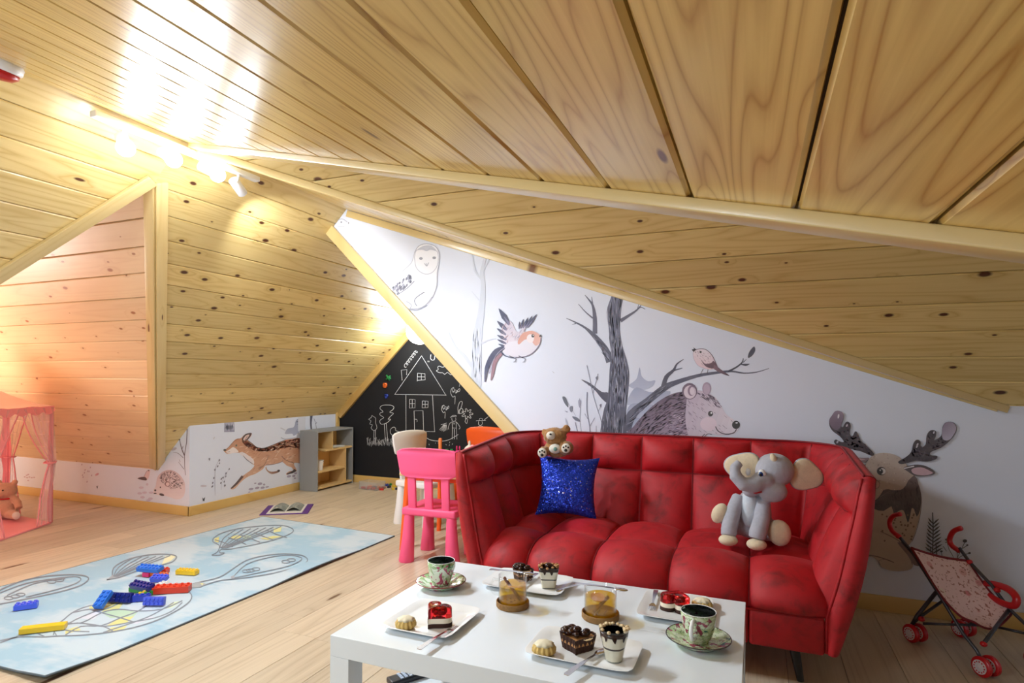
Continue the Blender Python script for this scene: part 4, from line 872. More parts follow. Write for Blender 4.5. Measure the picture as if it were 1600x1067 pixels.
# ------------------------------------------------------------------ plates, cups, sweets, cutlery
def plate(px, w, d, label, rz=0, c=None):
    c = c or T(*px); t = MB(); n = 44
    def sq(hw, hd, z, p=9):
        out = []
        for i in range(n):
            a = 2 * math.pi * (i + .5) / n; ca, sa = math.cos(a), math.sin(a); k = (abs(ca) ** p + abs(sa) ** p) ** (-1 / p); out.append((hw * ca * k, hd * sa * k, z))
        return out
    rings = [sq(w * .34, d * .34, 0), sq(w * .36, d * .36, 0.002), sq(w / 2 - .002, d / 2 - .002, .0165), sq(w / 2, d / 2, .0185), sq(w / 2 - .004, d / 2 - .004, .0190), sq(w * .39, d * .39, .0085), sq(w * .35, d * .35, .0065)]
    vs = [p for r_ in rings for p in r_]; fs = [(i * n + k, i * n + (k + 1) % n, (i + 1) * n + (k + 1) % n, (i + 1) * n + k) for i in range(6) for k in range(n)]
    fs += [tuple(range(n))[::-1], tuple(range(6 * n, 7 * n))]; t.add(vs, fs)
    o = t.build('plate', M['porcelain'], None, smooth=True, angle=50); o.location = (c.x, c.y, TZ); o.rotation_euler = (0, 0, rz)
    return tag(o, label, 'plate', 'square white porcelain dessert plates')
P1, P2, P3, P4 = Vector((-.975, 1.695, 0)), Vector((-.81, 2.145, 0)), Vector((-.457, 1.678, 0)), Vector((-.25, 2.112, 0))
plate(None, .25, .265, 'square white plate nearest the left front corner of the table', c=P1)
plate(None, .32, .225, 'white plate behind the handled glass of tea', c=P2)
plate(None, .315, .21, 'white plate at the front edge with the dark tart on it', c=P3)
plate(None, .24, .265, 'square white plate at the back right behind the floral cup', c=P4)

def floral(name, base, cols, script=False):
    t = NT(name); co = t.N('ShaderNodeTexCoord').outputs['Object']
    v1 = t.noise(co, 22, 3, .6, dist=1.5); v2 = t.noise(t.vmath('ADD', co, (3, 5, 1)), 30, 2, .5, dist=1.0); v3 = t.noise(t.vmath('ADD', co, (9, 2, 4)), 60, 2)
    c = t.mix(t.ramp(v1, [(.48, 0.0), (.53, 1.0)]), base, cols[0]); c = t.mix(t.ramp(v2, [(.58, 0.0), (.62, 1.0)]), c, cols[1]); c = t.mix(t.ramp(v1, [(.62, 0.0), (.66, 1.0)]), c, cols[2])
    if script:
        wv = t.N('ShaderNodeTexWave', bands_direction='Z', i={'Vector': t.vmath('MULTIPLY', co, (1, 1, 1)), 'Scale': 28.0, 'Distortion': 6.0, 'Detail': 3.0, 'Detail Scale': 6.0}).outputs['Fac']
        c = t.mix(t.math('MULTIPLY', t.ramp(wv, [(.0, 1.0), (.14, 0.0)]), .6), c, srgb(60, 80, 60))
    t.P(Base_Color=c, Roughness=.12); return t.m
M['flo1'] = floral('green_rose_glaze', srgb(222, 232, 214), [srgb(150, 186, 132), srgb(176, 80, 110), srgb(52, 104, 44)])
M['flo2'] = floral('script_rose_glaze', srgb(214, 226, 196), [srgb(180, 202, 150), srgb(150, 60, 84), srgb(36, 92, 84)], True)
M['coffee'] = plain('coffee', srgb(58, 28, 14), .5, Specular_IOR_Level=.1)
def cup(px, mat, label, lab2, hang):
    c = T(*px)
    s = thing('saucer', lab2, 'saucer', (c.x, c.y, TZ))
    MB().lathe([(0, .004), (.045, .004), (.052, .0), (.056, .0), (.06, .004), (.093, .022), (.096, .024), (.093, .0255), (.06, .009), (.035, .008), (0, .008)], n=48).build('dish', mat, s, smooth=True)
    MB().tube([(.0945 * math.cos(a), .0945 * math.sin(a), .0247) for a in [i / 48 * 2 * math.pi for i in range(48)]], .0017, 6, closed=True).build('rim', M['piping'] if mat == M['flo1'] else plain('dark_rim', srgb(60, 50, 50), .2), s, smooth=True)
    t = thing('coffee_cup', label, 'cup', (c.x, c.y, TZ + .0085), hang)
    MB().lathe([(0, .002), (.024, .002), (.026, 0), (.029, 0), (.030, .005), (.038, .016), (.046, .04), (.051, .075), (.053, .092)], n=48).build('cup_body', mat, t, smooth=True)
    MB().lathe([(.053, .092), (.0515, .0935), (.049, .091), (.047, .072), (.042, .04), (.034, .016), (0, .010)], n=48).build('cup_lining', M['porcelain'], t, smooth=True)
    MB().lathe([(.0, .074), (.0468, .074)], n=40).build('coffee', M['coffee'], t, smooth=True)
    MB().tube([(.048, 0, .078), (.064, 0, .080), (.078, 0, .068), (.080, 0, .050), (.070, 0, .032), (.054, 0, .026), (.040, 0, .024)], [.006, .0065, .006, .006, .006, .0065, .007], 10).build('handle', M['porcelain'], t, smooth=True)
cup((689, 916), M['flo1'], 'green floral cup of black coffee at the back left of the table', 'floral saucer under the cup at the back left of the table', R(80))
cup((1091, 1006), M['flo2'], 'floral and script coffee cup with its handle to the front right', 'script patterned saucer at the front right of the table', R(-100))
def spoon(a, b, label, z0, z1, fork=False, bowl=True):
    a, b = Vector(a), Vector(b); L = math.hypot((b - a).xy.length, z1 - z0); ang = math.atan2(b.y - a.y, b.x - a.x); tilt = -math.atan2(z1 - z0, (b.xy - a.xy).length)
    t = thing('fork' if fork else 'teaspoon', label, 'fork' if fork else 'spoon', (a.x, a.y, z0), Euler((0, tilt, ang), 'XYZ'))
    vs = []; xs = [0, .004, L * .25, L * .5, L * .68, L * .74]; ws = [.006, .0085, .0075, .0045, .0035, .0045]; 
    for i, x in enumerate(xs):
        for q in (-1, 1):
            for z in (0, .002): vs.append((x, q * ws[i], z + .004 * math.sin(math.pi * x / L)))
    fs = [f for i in range(5) for k in [i * 4] for f in ((k, k + 4, k + 6, k + 2), (k + 1, k + 3, k + 7, k + 5), (k, k + 1, k + 5, k + 4), (k + 2, k + 6, k + 7, k + 3))] + [(0, 2, 3, 1), (20, 21, 23, 22)]
    MB().add(vs, fs).build('handle', M['chrome'], t, smooth=True, angle=40)
    if fork:
        hd = MB(); hd.add([(L * .73, -.004, .003), (L * .73, .004, .003), (L * .80, .011, .001), (L * .80, -.011, .001), (L * .73, -.004, .0045), (L * .73, .004, .0045), (L * .80, .011, .0025), (L * .80, -.011, .0025), (L * .84, -.011, 0), (L * .84, .011, 0), (L * .84, -.011, .0015), (L * .84, .011, .0015)],
               [(0, 3, 2, 1), (4, 5, 6, 7), (3, 8, 9, 2), (7, 6, 11, 10), (0, 4, 7, 3), (1, 2, 6, 5), (3, 7, 10, 8), (2, 9, 11, 6)]); hd.build('fork_head', M['chrome'], t)
        for k in range(4): MB().box((L * .92, -.0093 + k * .0062, .0008), (L * .165, .0028, .0014)).build('tine', M['chrome'], t)
    else: MB().ell((L * .87, 0, .003), (L * .13, .013, .004), n=20, m=10).build('bowl', M['chrome'], t, smooth=True)
    return t
# shell shaped shortbreads
M['short'] = plain('shortbread', srgb(226, 192, 116), .8, var=.12, scale=40); M['sugar'] = plain('icing_sugar', srgb(240, 230, 200), .9, var=.04, scale=80)
def cookie(px, label, s=1.0, rz=0):
    c = T(*px, TZ + .0085); t = thing('shortbread_biscuit', label, 'biscuit', (c.x, c.y, TZ + .007), rz)
    w = lambda q: 1 + .07 * math.cos(q * 14)
    MB().lathe([(0, 0), (.022 * s, 0), (.030 * s, .008), (.030 * s, .018), (.024 * s, .028), (.014 * s, .033)], n=84, fn=w).build('fluted_side', M['short'], t, smooth=True)
    MB().lathe([(.0262 * s, .0275), (.020 * s, .0325), (.010 * s, .036), (0, .037)], n=84, fn=lambda q: 1 + .06 * math.cos(q * 7 + 1)).build('sugar_dusting', M['sugar'], t, smooth=True)
cookie((634, 980), 'fluted shortbread on the left front plate', 1.05); cookie((850, 1020), 'fluted shortbread beside the dark heart tart', 1.1); cookie((1097, 950), 'fluted shortbread on the back right plate behind the cup', 1.1)
def heart(s, n=40, ex=1.0):
    out = []
    for i in range(n):
        a = 2 * math.pi * i / n; x = .75 * math.sin(a) ** 3; y = (13 * math.cos(a) - 5 * math.cos(2 * a) - 2 * math.cos(3 * a) - math.cos(4 * a)) / 17; out.append((x * s * ex, y * s * .72))
    return out[::-1]
M['choc'] = plain('chocolate_sponge', srgb(66, 34, 22), .8, var=.25, scale=60); M['cream'] = plain('cream_mousse', srgb(246, 236, 214), .5, var=.03, scale=40)
M['ganache'] = plain('ganache', srgb(52, 24, 18), .25, var=.25, scale=70); M['caramel'] = plain('caramel_cream', srgb(206, 150, 92), .5, var=.2, scale=60); M['nut'] = plain('flaked_almond', srgb(232, 206, 160), .6)
M['fruit'] = plain('red_fruit', srgb(150, 10, 16), .3)
def layered(name, px, s, label, rz, hs=.062):
    c = T(*px, TZ + .008); t = thing(name, label, 'cake', (c.x, c.y, TZ + .0068), rz)
    def ring(z0, z1, k0, k1, mat, nm, round_=False):
        A = heart(s * k0); B = heart(s * k1); n = len(A); vs = [(p[0], p[1], z0) for p in A] + [(p[0], p[1], z1 - (.006 if round_ else 0)) for p in B]; rings = 2
        if round_:
            vs += [(p[0] * .95, p[1] * .95, z1 - .0015) for p in B] + [(p[0] * .88, p[1] * .88, z1) for p in B]; rings = 4
        fs = [tuple(range(n))[::-1], tuple(range((rings - 1) * n, rings * n))] + [(r_ * n + i, r_ * n + (i + 1) % n, (r_ + 1) * n + (i + 1) % n, (r_ + 1) * n + i) for r_ in range(rings - 1) for i in range(n)]
        MB().add(vs, fs).build(nm, mat, t, smooth=True, angle=50)
    ring(0, hs * .22, .98, .98, M['choc'], 'sponge_base'); ring(hs * .22, hs * .48, .96, .96, M['cream'], 'mousse_layer'); ring(hs * .485, hs, .97, .95, M['jelly'], 'jelly_layer', True)
    for i in range(7): a = i * 2.4; MB().ell((math.cos(a) * s * .3, math.sin(a) * s * .22 + .004, hs * .68), (.009, .009, .007), n=12, m=8).build('fruit_piece', M['fruit'], t, smooth=True)
layered('jelly_cake', (684, 975), .064, 'heart shaped red jelly cake on the left front plate', R(-14))
layered('jelly_cake', (1056, 952), .070, 'heart shaped red jelly cake on the back right plate', R(172), .056)
def tart(px, s, label, rz):
    c = T(*px, TZ + .008); t = thing('chocolate_tart', label, 'tart', (c.x, c.y, TZ + .0068), rz)
    A = heart(s, 120); n = 120; fl = lambda p, i, k: (p[0] * k * (1 + .018 * (-1) ** i), p[1] * k * (1 + .018 * (-1) ** i))
    vs = []
    for k, z in ((.84, 0), (.97, .034), (1.0, .042), (.93, .042), (.90, .034)): vs += [(*fl(p, i // 2, k), z) for i, p in enumerate(A)]
    fs = [(r_ * n + i, r_ * n + (i + 1) % n, (r_ + 1) * n + (i + 1) % n, (r_ + 1) * n + i) for r_ in range(4) for i in range(n)] + [tuple(range(n))[::-1]]
    MB().add(vs, fs).build('pastry_case', M['choc'], t)
    MB().prism([(p[0] * .93, p[1] * .93) for p in A], .02, .036).build('filling', M['caramel'], t)
    rr = random.Random(11)
    mb = MB()
    for i in range(26): a = rr.uniform(0, 6.28); r_ = rr.uniform(0, .55) * s; mb.ell((math.cos(a) * r_ - .012, math.sin(a) * r_ * .7 + .006, .042 + rr.uniform(0, .016) * (1 - r_ / s)), (rr.uniform(.008, .014), rr.uniform(.008, .014), .008), n=14, m=8)
    mb.build('ganache_swirl', M['ganache'], t, smooth=True)
    for i in range(9): a = rr.uniform(-1, 2.6); MB().box((math.cos(a) * s * .62, math.sin(a) * s * .5, .040), (.010, .006, .0012), rz=Matrix.Rotation(rr.uniform(0, 3), 4, 'Z') @ Matrix.Rotation(rr.uniform(-.6, .6), 4, 'X')).build('almond_flake', M['nut'], t)
tart((902, 1013), .072, 'dark heart shaped chocolate tart on the front plate', R(10)); tart((816, 905), .058, 'chocolate tart with swirled topping behind the handled tea glass', R(0))
M['plcup'] = thin('clear_plastic', (.97, .98, .98, 1), 1.4)
def dessert(px, label, square, r0, r1, h):
    c = T(*px, TZ + .008); t = thing('layered_dessert', label, 'dessert', (c.x, c.y, TZ + .0068), R(20 if square else 0))
    k = (lambda q: (abs(math.cos(q)) ** 8 + abs(math.sin(q)) ** 8) ** (-1 / 8)) if square else (lambda q: 1 + .01 * math.cos(8 * q))
    MB().lathe([(0, 0), (r0, 0), (r0 * 1.02, .004), (r1, h), (r1 - .0012, h), (r0 - .0005, .0022), (0, .002)], n=48, fn=k).build('cup', M['plcup'], t, smooth=True, angle=60)
    f = lambda z: (r0 + (r1 - r0) * z / h) * .955
    for z0, z1, m_, nm in ((.003, h * .4, M['cream'], 'cream_layer'), (h * .4, h * .46, M['ganache'], 'chocolate_layer'), (h * .46, h * .86, M['cream'], 'cream_layer')):
        MB().lathe([(0, z0), (f(z0), z0), (f(z1), z1), (0, z1)], n=48, fn=k).build(nm, m_, t, smooth=True, angle=50)
    # chocolate drips around the top
    rr = random.Random(8); vs = []; n = 72
    for q in range(n):
        a = 2 * math.pi * q / n; e = k(a); zl = h * (.80 - .14 * max(0, math.sin(a * 9 + rr.random()))); vs += [(f(h) * e * 1.004 * math.cos(a) * (zl / h * .25 + .75), f(h) * e * 1.004 * math.sin(a) * (zl / h * .25 + .75), zl), (f(h) * e * math.cos(a), f(h) * e * math.sin(a), h * .93), (f(h) * .8 * e * math.cos(a), f(h) * .8 * e * math.sin(a), h * .9)]
    fs = [(q * 3 + j, ((q + 1) % n) * 3 + j, ((q + 1) % n) * 3 + j + 1, q * 3 + j + 1) for q in range(n) for j in (0, 1)]
    MB().add(vs, fs).build('chocolate_drip', M['ganache'], t, smooth=True)
    MB().lathe([(0, h * .885), (f(h) * .85, h * .885)], n=48, fn=k).build('chocolate_top', M['ganache'], t)
    mb = MB()
    for i in range(26): a = rr.uniform(0, 6.28); r_ = rr.uniform(.75, .98) * f(h); mb.ell((math.cos(a) * r_, math.sin(a) * r_, h * rr.uniform(.93, 1.0)), (.006, .006, .004), n=8, m=5)
    mb.build('crumb_rim', M['nut'] if not square else M['caramel'], t, smooth=True)
    if square: MB().ell((0, 0, h * .98), (.016, .014, .011), n=14, m=8).build('truffle', M['ganache'], t, smooth=True)
dessert((959, 1030), 'round cup of cream dessert with chocolate drips on the front plate', False, .024, .043, .092)
dessert((857, 916), 'square clear cup of layered cream dessert on the rear left plate', True, .026, .040, .082)
# tea glasses on cork coasters
M['cork'] = plain('cork', srgb(176, 132, 78), .85, var=.3, scale=120); M['cinn'] = plain('cinnamon', srgb(120, 58, 24), .8, var=.25, scale=60); M['lemon'] = plain('lemon_rind', srgb(236, 190, 60), .5)
def tea(px, label, lab2, handle, rot, r=.050, h=.102):
    c = T(*px)
    k = thing('cork_coaster', lab2, 'coaster', (c.x, c.y, TZ)); MB().lathe([(0, 0), (r * 1.10, 0), (r * 1.16, .004), (r * 1.16, .020), (r * 1.12, .022), (r * 1.08, .020), (r * 1.06, .006), (0, .006)], n=48).build('cork_dish', M['cork'], k, smooth=True, angle=40)
    t = thing('tea_glass', label, 'glass', (c.x, c.y, TZ + .0065), rot)
    MB().lathe([(0, 0), (r * .9, 0), (r * .97, .006), (r, .02), (r, h - .001), (r - .0012, h), (r - .0025, h - .001), (r - .0025, .02), (r * .9, .008), (0, .0065)], n=48).build('glass_wall', M['glass'], t, smooth=True)
    MB().lathe([(0, .0068), (r * .9, .0083), (r - .0027, .02), (r - .0027, h * .70), (0, h * .70)], n=48).build('tea', M['tea'], t, smooth=True, angle=60)
    if handle: MB().tube([(r - .001, 0, h * .78), (r + .018, 0, h * .80), (r + .030, 0, h * .62), (r + .028, 0, h * .42), (r + .014, 0, h * .30), (r - .001, 0, h * .30)], .0048, 10).build('handle', M['glass'], t, smooth=True)
    for q in (0, .006): MB().tube([(-.026, q - .01, .016), (.030, q + .004, h * .9 if handle else h * .62)], .0045, 10).build('cinnamon_stick', M['cinn'], t, smooth=True)
    for i in range(5): MB().tube([(-.02 + i * .009, -.02 + (i % 3) * .014, .012), (-.015 + i * .009, -.012 + (i % 3) * .014, .016)], [.002, .003], 6).build('clove', M['cinn'], t, smooth=True)
    MB().lathe([(0, 0), (.024, 0), (.024, .004), (0, .004)], c=(-.008, .008, h * .6), n=24, M_=Matrix.Rotation(R(18), 4, 'X')).build('lemon_slice', M['lemon'], t, smooth=True, angle=40)
tea((801, 947), 'glass mug of amber tea with looped handle and cinnamon stick', 'round cork coaster under the handled tea glass', True, R(190), .050, .105)
tea((938, 965), 'handleless glass of amber tea with a spoon across its rim', 'round cork coaster under the handleless tea glass', False, R(30), .054, .098)
g2 = T(938, 965); g1 = T(801, 947)
spoon((g2.x - .085, g2.y - .01, TZ + .1055), (g2.x + .095, g2.y - .012, 0), 'teaspoon lying across the rim of the handleless tea glass', TZ + .1055, TZ + .1055)
spoon((g1.x - .095, g1.y + .012, 0), (g1.x + .075, g1.y + .022, 0), 'teaspoon lying across the rim of the handled tea glass', TZ + .1125, TZ + .1125)
spoon(T(654, 1012, .475), T(714, 972, .475), 'fork on the left front plate, handle over its edge', TZ + .020, TZ + .012, True)
spoon(T(884, 1052, .475), T(946, 1008, .475), 'teaspoon on the front plate, handle over its edge', TZ + .020, TZ + .012)
spoon((P4.x - .085, P4.y + .115, 0), (P4.x - .075, P4.y - .05, 0), 'fork on the back right plate left of the jelly cake', TZ + .020, TZ + .010, True)
spoon((P2.x + .005, P2.y + .085, 0), (P2.x + .0, P2.y - .085, 0), 'fork beside the square dessert cup, tines to the front', TZ + .020, TZ + .011, True)
spoon(T(908, 911, .475), T(868, 920, .475), 'teaspoon resting on the rear left plate, handle to the right', TZ + .021, TZ + .012)
# ------------------------------------------------------------------ plush toys and cushion on the sofa
def blob(name, ells, mat, parent, vox=.006, it=6, disp=None, tubes=()):
    mb = MB()
    for e in ells:
        c, r = e[0], e[1]; M_ = Euler([R(a) for a in e[2]]).to_matrix().to_4x4() if len(e) > 2 else None
        mb.ell(c, r, M_, 20, 12)
    for p, r in tubes: mb.tube(p, r, 14)
    o = mb.build(name, mat, parent, smooth=True)
    m = o.modifiers.new('remesh', 'REMESH'); m.mode = 'VOXEL'; m.voxel_size = vox; m.use_smooth_shade = True
    s = o.modifiers.new('smooth', 'SMOOTH'); s.iterations = it
    if disp:
        tx = bpy.data.textures.new('fur', 'CLOUDS'); tx.noise_scale = disp[0]; d = o.modifiers.new('displace', 'DISPLACE'); d.texture = tx; d.strength = disp[1]; d.mid_level = .5
    return o
def elephant():
    b = onz(1170, 850, .450)
    t = thing('elephant_plush', 'grey plush elephant with cream ears and feet sitting on the sofa', 'plush toy', (b.x, b.y + .03, .462), R(4))
    blob('body', [((.02, .02, .13), (.085, .08, .125)), ((.045, .0, .22), (.06, .06, .06)), ((.02, .03, .06), (.10, .08, .055)),
                  ((.11, -.03, .355), (.090, .085, .082)), ((.098, -.085, .262), (.066, .055, .052)), ((.0, -.085, .262), (.040, .04, .034)), ((.055, -.10, .31), (.05, .045, .045))],
         M['ele_grey'], t, .006, 8, None, [([(.05, -.10, .315), (.01, -.135, .295), (-.035, -.15, .298), (-.070, -.150, .335), (-.072, -.14, .375), (-.050, -.13, .398)], [.045, .038, .034, .03, .025, .02]),
                                         ([(-.045, -.02, .215), (-.075, -.06, .15), (-.095, -.10, .075), (-.098, -.115, .04)], [.035, .036, .038, .036]),
                                         ([(.06, -.05, .20), (.05, -.10, .13), (.03, -.135, .07), (.025, -.14, .045)], [.036, .038, .04, .038]),
                                         ([(-.04, .02, .06), (-.10, -.02, .10), (-.128, -.05, .13)], [.05, .042, .036]), ([(.08, .0, .06), (.125, -.06, .066)], [.055, .05])])
    MB().ell((-.100, -.128, .024), (.044, .04, .026)).build('paw', M['ele_cream'], t, smooth=True)
    MB().ell((.024, -.155, .022), (.045, .04, .026)).build('paw', M['ele_cream'], t, smooth=True)
    MB().ell((.128, -.085, .068), (.052, .035, .062), Matrix.Rotation(R(-10), 4, 'Y')).build('foot_sole', M['ele_cream'], t, smooth=True)
    MB().ell((-.138, -.062, .135), (.036, .03, .052), Matrix.Rotation(R(25), 4, 'Y')).build('foot_sole', M['ele_cream'], t, smooth=True)
    MB().ell((.0, -.036, .165), (.045, .05, .095)).build('chest_patch', M['ele_white'], t, smooth=True)
    def ear(c, rx, rz_, rot, yaw):
        M_ = Matrix.Rotation(R(yaw), 4, 'Z') @ Matrix.Rotation(R(rot), 4, 'Y')
        f = lambda p: 1 + .10 * math.sin(3 * math.atan2(p.z, p.x) + .6)
        MB().ell(c, (rx, .012, rz_), M_, 28, 16, fn=f).build('ear_back', M['ele_grey'], t, smooth=True)
        MB().ell((c[0], c[1] - .008, c[2]), (rx * .95, .010, rz_ * .95), M_, 28, 16, fn=f).build('ear_lining', M['ele_cream'], t, smooth=True)
    ear((.250, -.005, .335), .078, .075, 35, 10); ear((-.035, -.02, .365), .085, .070, -25, -14)
    MB().tube([(-.005, -.118, .268), (.02, -.128, .26), (.045, -.122, .266)], .008, 8).build('mouth', M['red_pl'], t, smooth=True)
    MB().ell((.047, -.123, .345), (.019, .012, .025)).build('eye', M['eye_w'], t, smooth=True)
    MB().ell((.043, -.131, .343), (.011, .008, .016)).build('iris', M['eye_b'], t, smooth=True); MB().ell((.041, -.137, .343), (.006, .004, .009)).build('pupil', M['eye_k'], t, smooth=True)
    MB().ell((-.012, -.108, .352), (.012, .012, .018)).build('eye', M['eye_w'], t, smooth=True)
    MB().ell((.100, -.085, .420), (.014, .014, .022), Matrix.Rotation(R(-20), 4, 'Y')).build('hair_tuft', M['ele_cream'], t, smooth=True)
elephant()
def sequin():
    t = NT('blue_sequins'); co = t.N('ShaderNodeTexCoord').outputs['Object']
    vo = t.N('ShaderNodeTexVoronoi', i={'Vector': co, 'Scale': 210.0}); r = t.N('ShaderNodeSeparateColor', i={0: vo.outputs['Color']})
    c = t.mix(r.outputs[0], (.004, .015, .30, 1), (.03, .10, .85, 1)); c = t.mix(t.ramp(r.outputs[1], [(.985, 0.0), (.99, 1.0)]), c, (.8, .8, .9, 1))
    t.P(Base_Color=c, Metallic=.55, Roughness=.3)
    nn = t.vmath('NORMALIZE', t.vmath('ADD', t.N('ShaderNodeNewGeometry').outputs['Normal'], t.vmath('MULTIPLY', t.vmath('SUBTRACT', vo.outputs['Color'], (.5, .5, .5)), (.85, .85, .85))), (0, 0, 0)); t.l.new(nn, t.b.inputs['Normal'])
    return t.m
def cushion():
    t = thing('sequin_cushion', 'royal blue sequinned cushion leaning in the left sofa corner', 'cushion', (-.985, 3.20, .465), Euler((R(-13), R(3), R(16))))
    n = 28; W = .175
    for side, mat, nm in ((-1, sequin(), 'sequin_front'), (1, plain('black_velour', srgb(14, 14, 22), .9), 'cover_back')):
        vs = []
        for i in range(n + 1):
            for j in range(n + 1):
                a, b = 2 * i / n - 1, 2 * j / n - 1; pinch = 1 - .15 * (1 - b * b) * a * a; pinch2 = 1 - .13 * (1 - a * a) * b * b
                th = .060 * ((1 - a ** 2) * (1 - b ** 2)) ** .45
                vs.append((a * W * pinch, side * th, W + b * W * pinch2 + .003))
        MB().add(vs, [(i * (n + 1) + j, (i + 1) * (n + 1) + j, (i + 1) * (n + 1) + j + 1, i * (n + 1) + j + 1) for i in range(n) for j in range(n)]).build(nm, mat, t, smooth=True)
cushion()
def teddy():
    t = thing('teddy_bear', 'tan curly teddy bear with white paw pads perched above the blue cushion', 'plush toy', (-1.05, 3.235, .805), R(12))
    fur = (.012, .010)
    blob('body', [((.0, .01, .045), (.075, .055, .052)), ((-.012, -.005, .118), (.068, .055, .05)), ((-.068, .0, .135), (.022, .018, .024)), ((.052, .0, .16), (.024, .02, .024)), ((.055, -.035, .055), (.042, .045, .040)), ((-.072, -.035, .03), (.032, .04, .030))],
         M['teddy'], t, .006, 2, fur)
    MB().ell((-.030, -.052, .125), (.027, .022, .024)).build('muzzle', M['plush_white'], t, smooth=True)
    MB().ell((-.030, -.074, .134), (.007, .005, .005)).build('nose', M['eye_k'], t, smooth=True)
    MB().ell((-.005, -.046, .050), (.036, .02, .028)).build('belly_patch', M['plush_white'], t, smooth=True)
    MB().ell((-.003, -.064, .050), (.011, .006, .012)).build('embroidery', plain('green_thread', srgb(110, 150, 140), .8), t, smooth=True)
    for c in ((-.076, -.075, .028), (.058, -.078, .058)):
        o = MB().ell(c, (.026, .010, .028)).build('paw_pad', M['plush_white'], t, smooth=True)
        for dx, dz, r_ in ((0, -.010, .009), (-.013, .006, .005), (0, .013, .005), (.013, .006, .005)): MB().ell((c[0] + dx, c[1] - .0085, c[2] + dz), (r_, .003, r_)).build('paw_print', M['eye_k'], o, smooth=True)
teddy()

# ------------------------------------------------------------------ children's chairs and table
def kid_chair(loc, rz, mat, label):
    t = thing('childs_chair', label, 'chair', loc, rz, "children's plastic chairs")
    MB().box((0, .02, .345), (.40, .36, .052), bev=.014).build('seat', mat, t, smooth=True)
    for x, y in ((-.155, -.12), (.155, -.12), (-.155, .16), (.155, .16)):
        MB().tube([(x * 1.02, y * 1.02, .33), (x * 1.05, y * 1.05, .17), (x * 1.12, y * 1.1, .006), (x * 1.12, y * 1.1, 0)], [.033, .041, .052, .049], 24).build('leg', mat, t, smooth=True, angle=50)
    for x in (-.125, 0, .125):
        MB().box((x, -.145, .47), (.060, .022, .25), rz=Matrix.Rotation(R(4), 4, 'X'), bev=.008).build('slat', mat, t, smooth=True)
    # curved trapezoid backrest
    n = 32; o_ = []
    for i in range(n):
        a = 2 * math.pi * (i + .5) / n; ca, sa = math.cos(a), math.sin(a); k = (abs(ca) ** 7 + abs(sa) ** 7) ** (-1 / 7); z = .675 + .097 * sa * k; x = ca * k * (.205 + .035 * (z - .578) / .194); o_.append((x, z + .012 * (1 - (x / .24) ** 2) * max(0, sa)))
    vs = []
    for s_, sh in ((-.014, .96), (-.008, 1.0), (.008, 1.0), (.014, .96)):
        for x, z in o_: vs.append((x * sh, -.165 + s_ + .30 * x * x - (z - .578) * .08, .675 + (z - .675) * sh))
    fs = [(r_ * n + i, (r_) * n + (i + 1) % n, (r_ + 1) * n + (i + 1) % n, (r_ + 1) * n + i) for r_ in range(3) for i in range(n)]
    mb = MB().add(vs, fs)
    # fill faces with curved strips
    for r_, fl in ((0, 0), (3, 1)):
        base = r_ * n; h_ = n // 2
        for i in range(h_):
            a, b, c, d = base + (i + 24) % n, base + (i + 25) % n, base + (24 - 1 - i) % n, base + (24 - i) % n
            if len({a, b, c, d}) == 4: mb.f.append((a, b, c, d)); mb.c.append(None); mb.mi.append(0)
    mb.build('backrest', mat, t, smooth=True, angle=45, weld=True)
    return t
kid_chair((-2.03, 3.60, 0), R(3), M['pink'], "pink plastic child's chair beside the left arm of the sofa")
kid_chair((-2.68, 4.50, 0), R(-97), M['white_pl'], "white plastic child's chair behind the pink chair")
kid_chair((-2.40, 5.02, 0), R(176), M['orange'], "orange plastic child's chair in front of the chalkboard")
t = thing('childs_table', "low orange play table between the children's chairs", 'table', (-2.0, 3.98, 0), R(2))
MB().box((0, 0, .55), (.80, .62, .022), bev=.006).build('tabletop', M['ply'], t, smooth=True, angle=40)
MB().box((0, 0, .525), (.74, .56, .035), bev=.006).build('apron', M['orange'], t, smooth=True, angle=40)
for a in (-1, 1):
    for b in (-1, 1): MB().tube([(a * .35, b * .26, .52), (a * .385, b * .29, 0)], [.026, .018], 16).build('leg', M['orange'], t, smooth=True, angle=50)
KT = .562
pg = thing('peg_stacker', 'orange wooden peg toy standing on the play table', 'toy', (ony(688, 690, 4.05).x, 4.05, KT))
MB().lathe([(0, 0), (.04, 0), (.042, .01), (.04, .02), (0, .02)], n=24).build('base', M['ply'], pg, smooth=True, angle=40)
MB().lathe([(.014, .02), (.014, .21), (.011, .22), (0, .222)], n=20).build('peg', plain('orange_wood', srgb(226, 128, 62), .5), pg, smooth=True, angle=50)
gb = thing('toy_brick', 'green toy brick on the play table', 'toy brick', (ony(702, 690, 4.1).x, 4.1, KT), R(20))
M['b_green'] = plain('green_plastic', srgb(20, 150, 70), .3)
MB().box((0, 0, .06), (.07, .04, .12), bev=.003).build('block', M['b_green'], gb)
for x in (-.018, .018): MB().lathe([(.011, 0), (.011, .012), (0, .012)], c=(x, 0, .12), n=16).build('stud', M['b_green'], gb, smooth=True, angle=40)
pk = thing('toy_tower', 'magenta toy tower on the play table by the sofa arm', 'toy', (ony(716, 690, 3.95).x, 3.95, KT), 0)
M['magenta'] = plain('magenta_plastic', srgb(214, 30, 110), .4)
for z in (0, .05, .1): MB().box((0, 0, z + .024), (.045 - z * .1, .045 - z * .1, .046), bev=.006).build('block', M['magenta'], pk, smooth=True)
for x in (-.012, .012): MB().lathe([(.006, 0), (.005, .03), (0, .034)], c=(x, 0, .148), n=12).build('spire', M['magenta'], pk, smooth=True)
dl = thing('bunny_plush', "small white and pink plush bunny on the children's table behind the sofa", 'plush toy', (ony(735, 690, 4.08).x, 4.08, KT), R(-20))
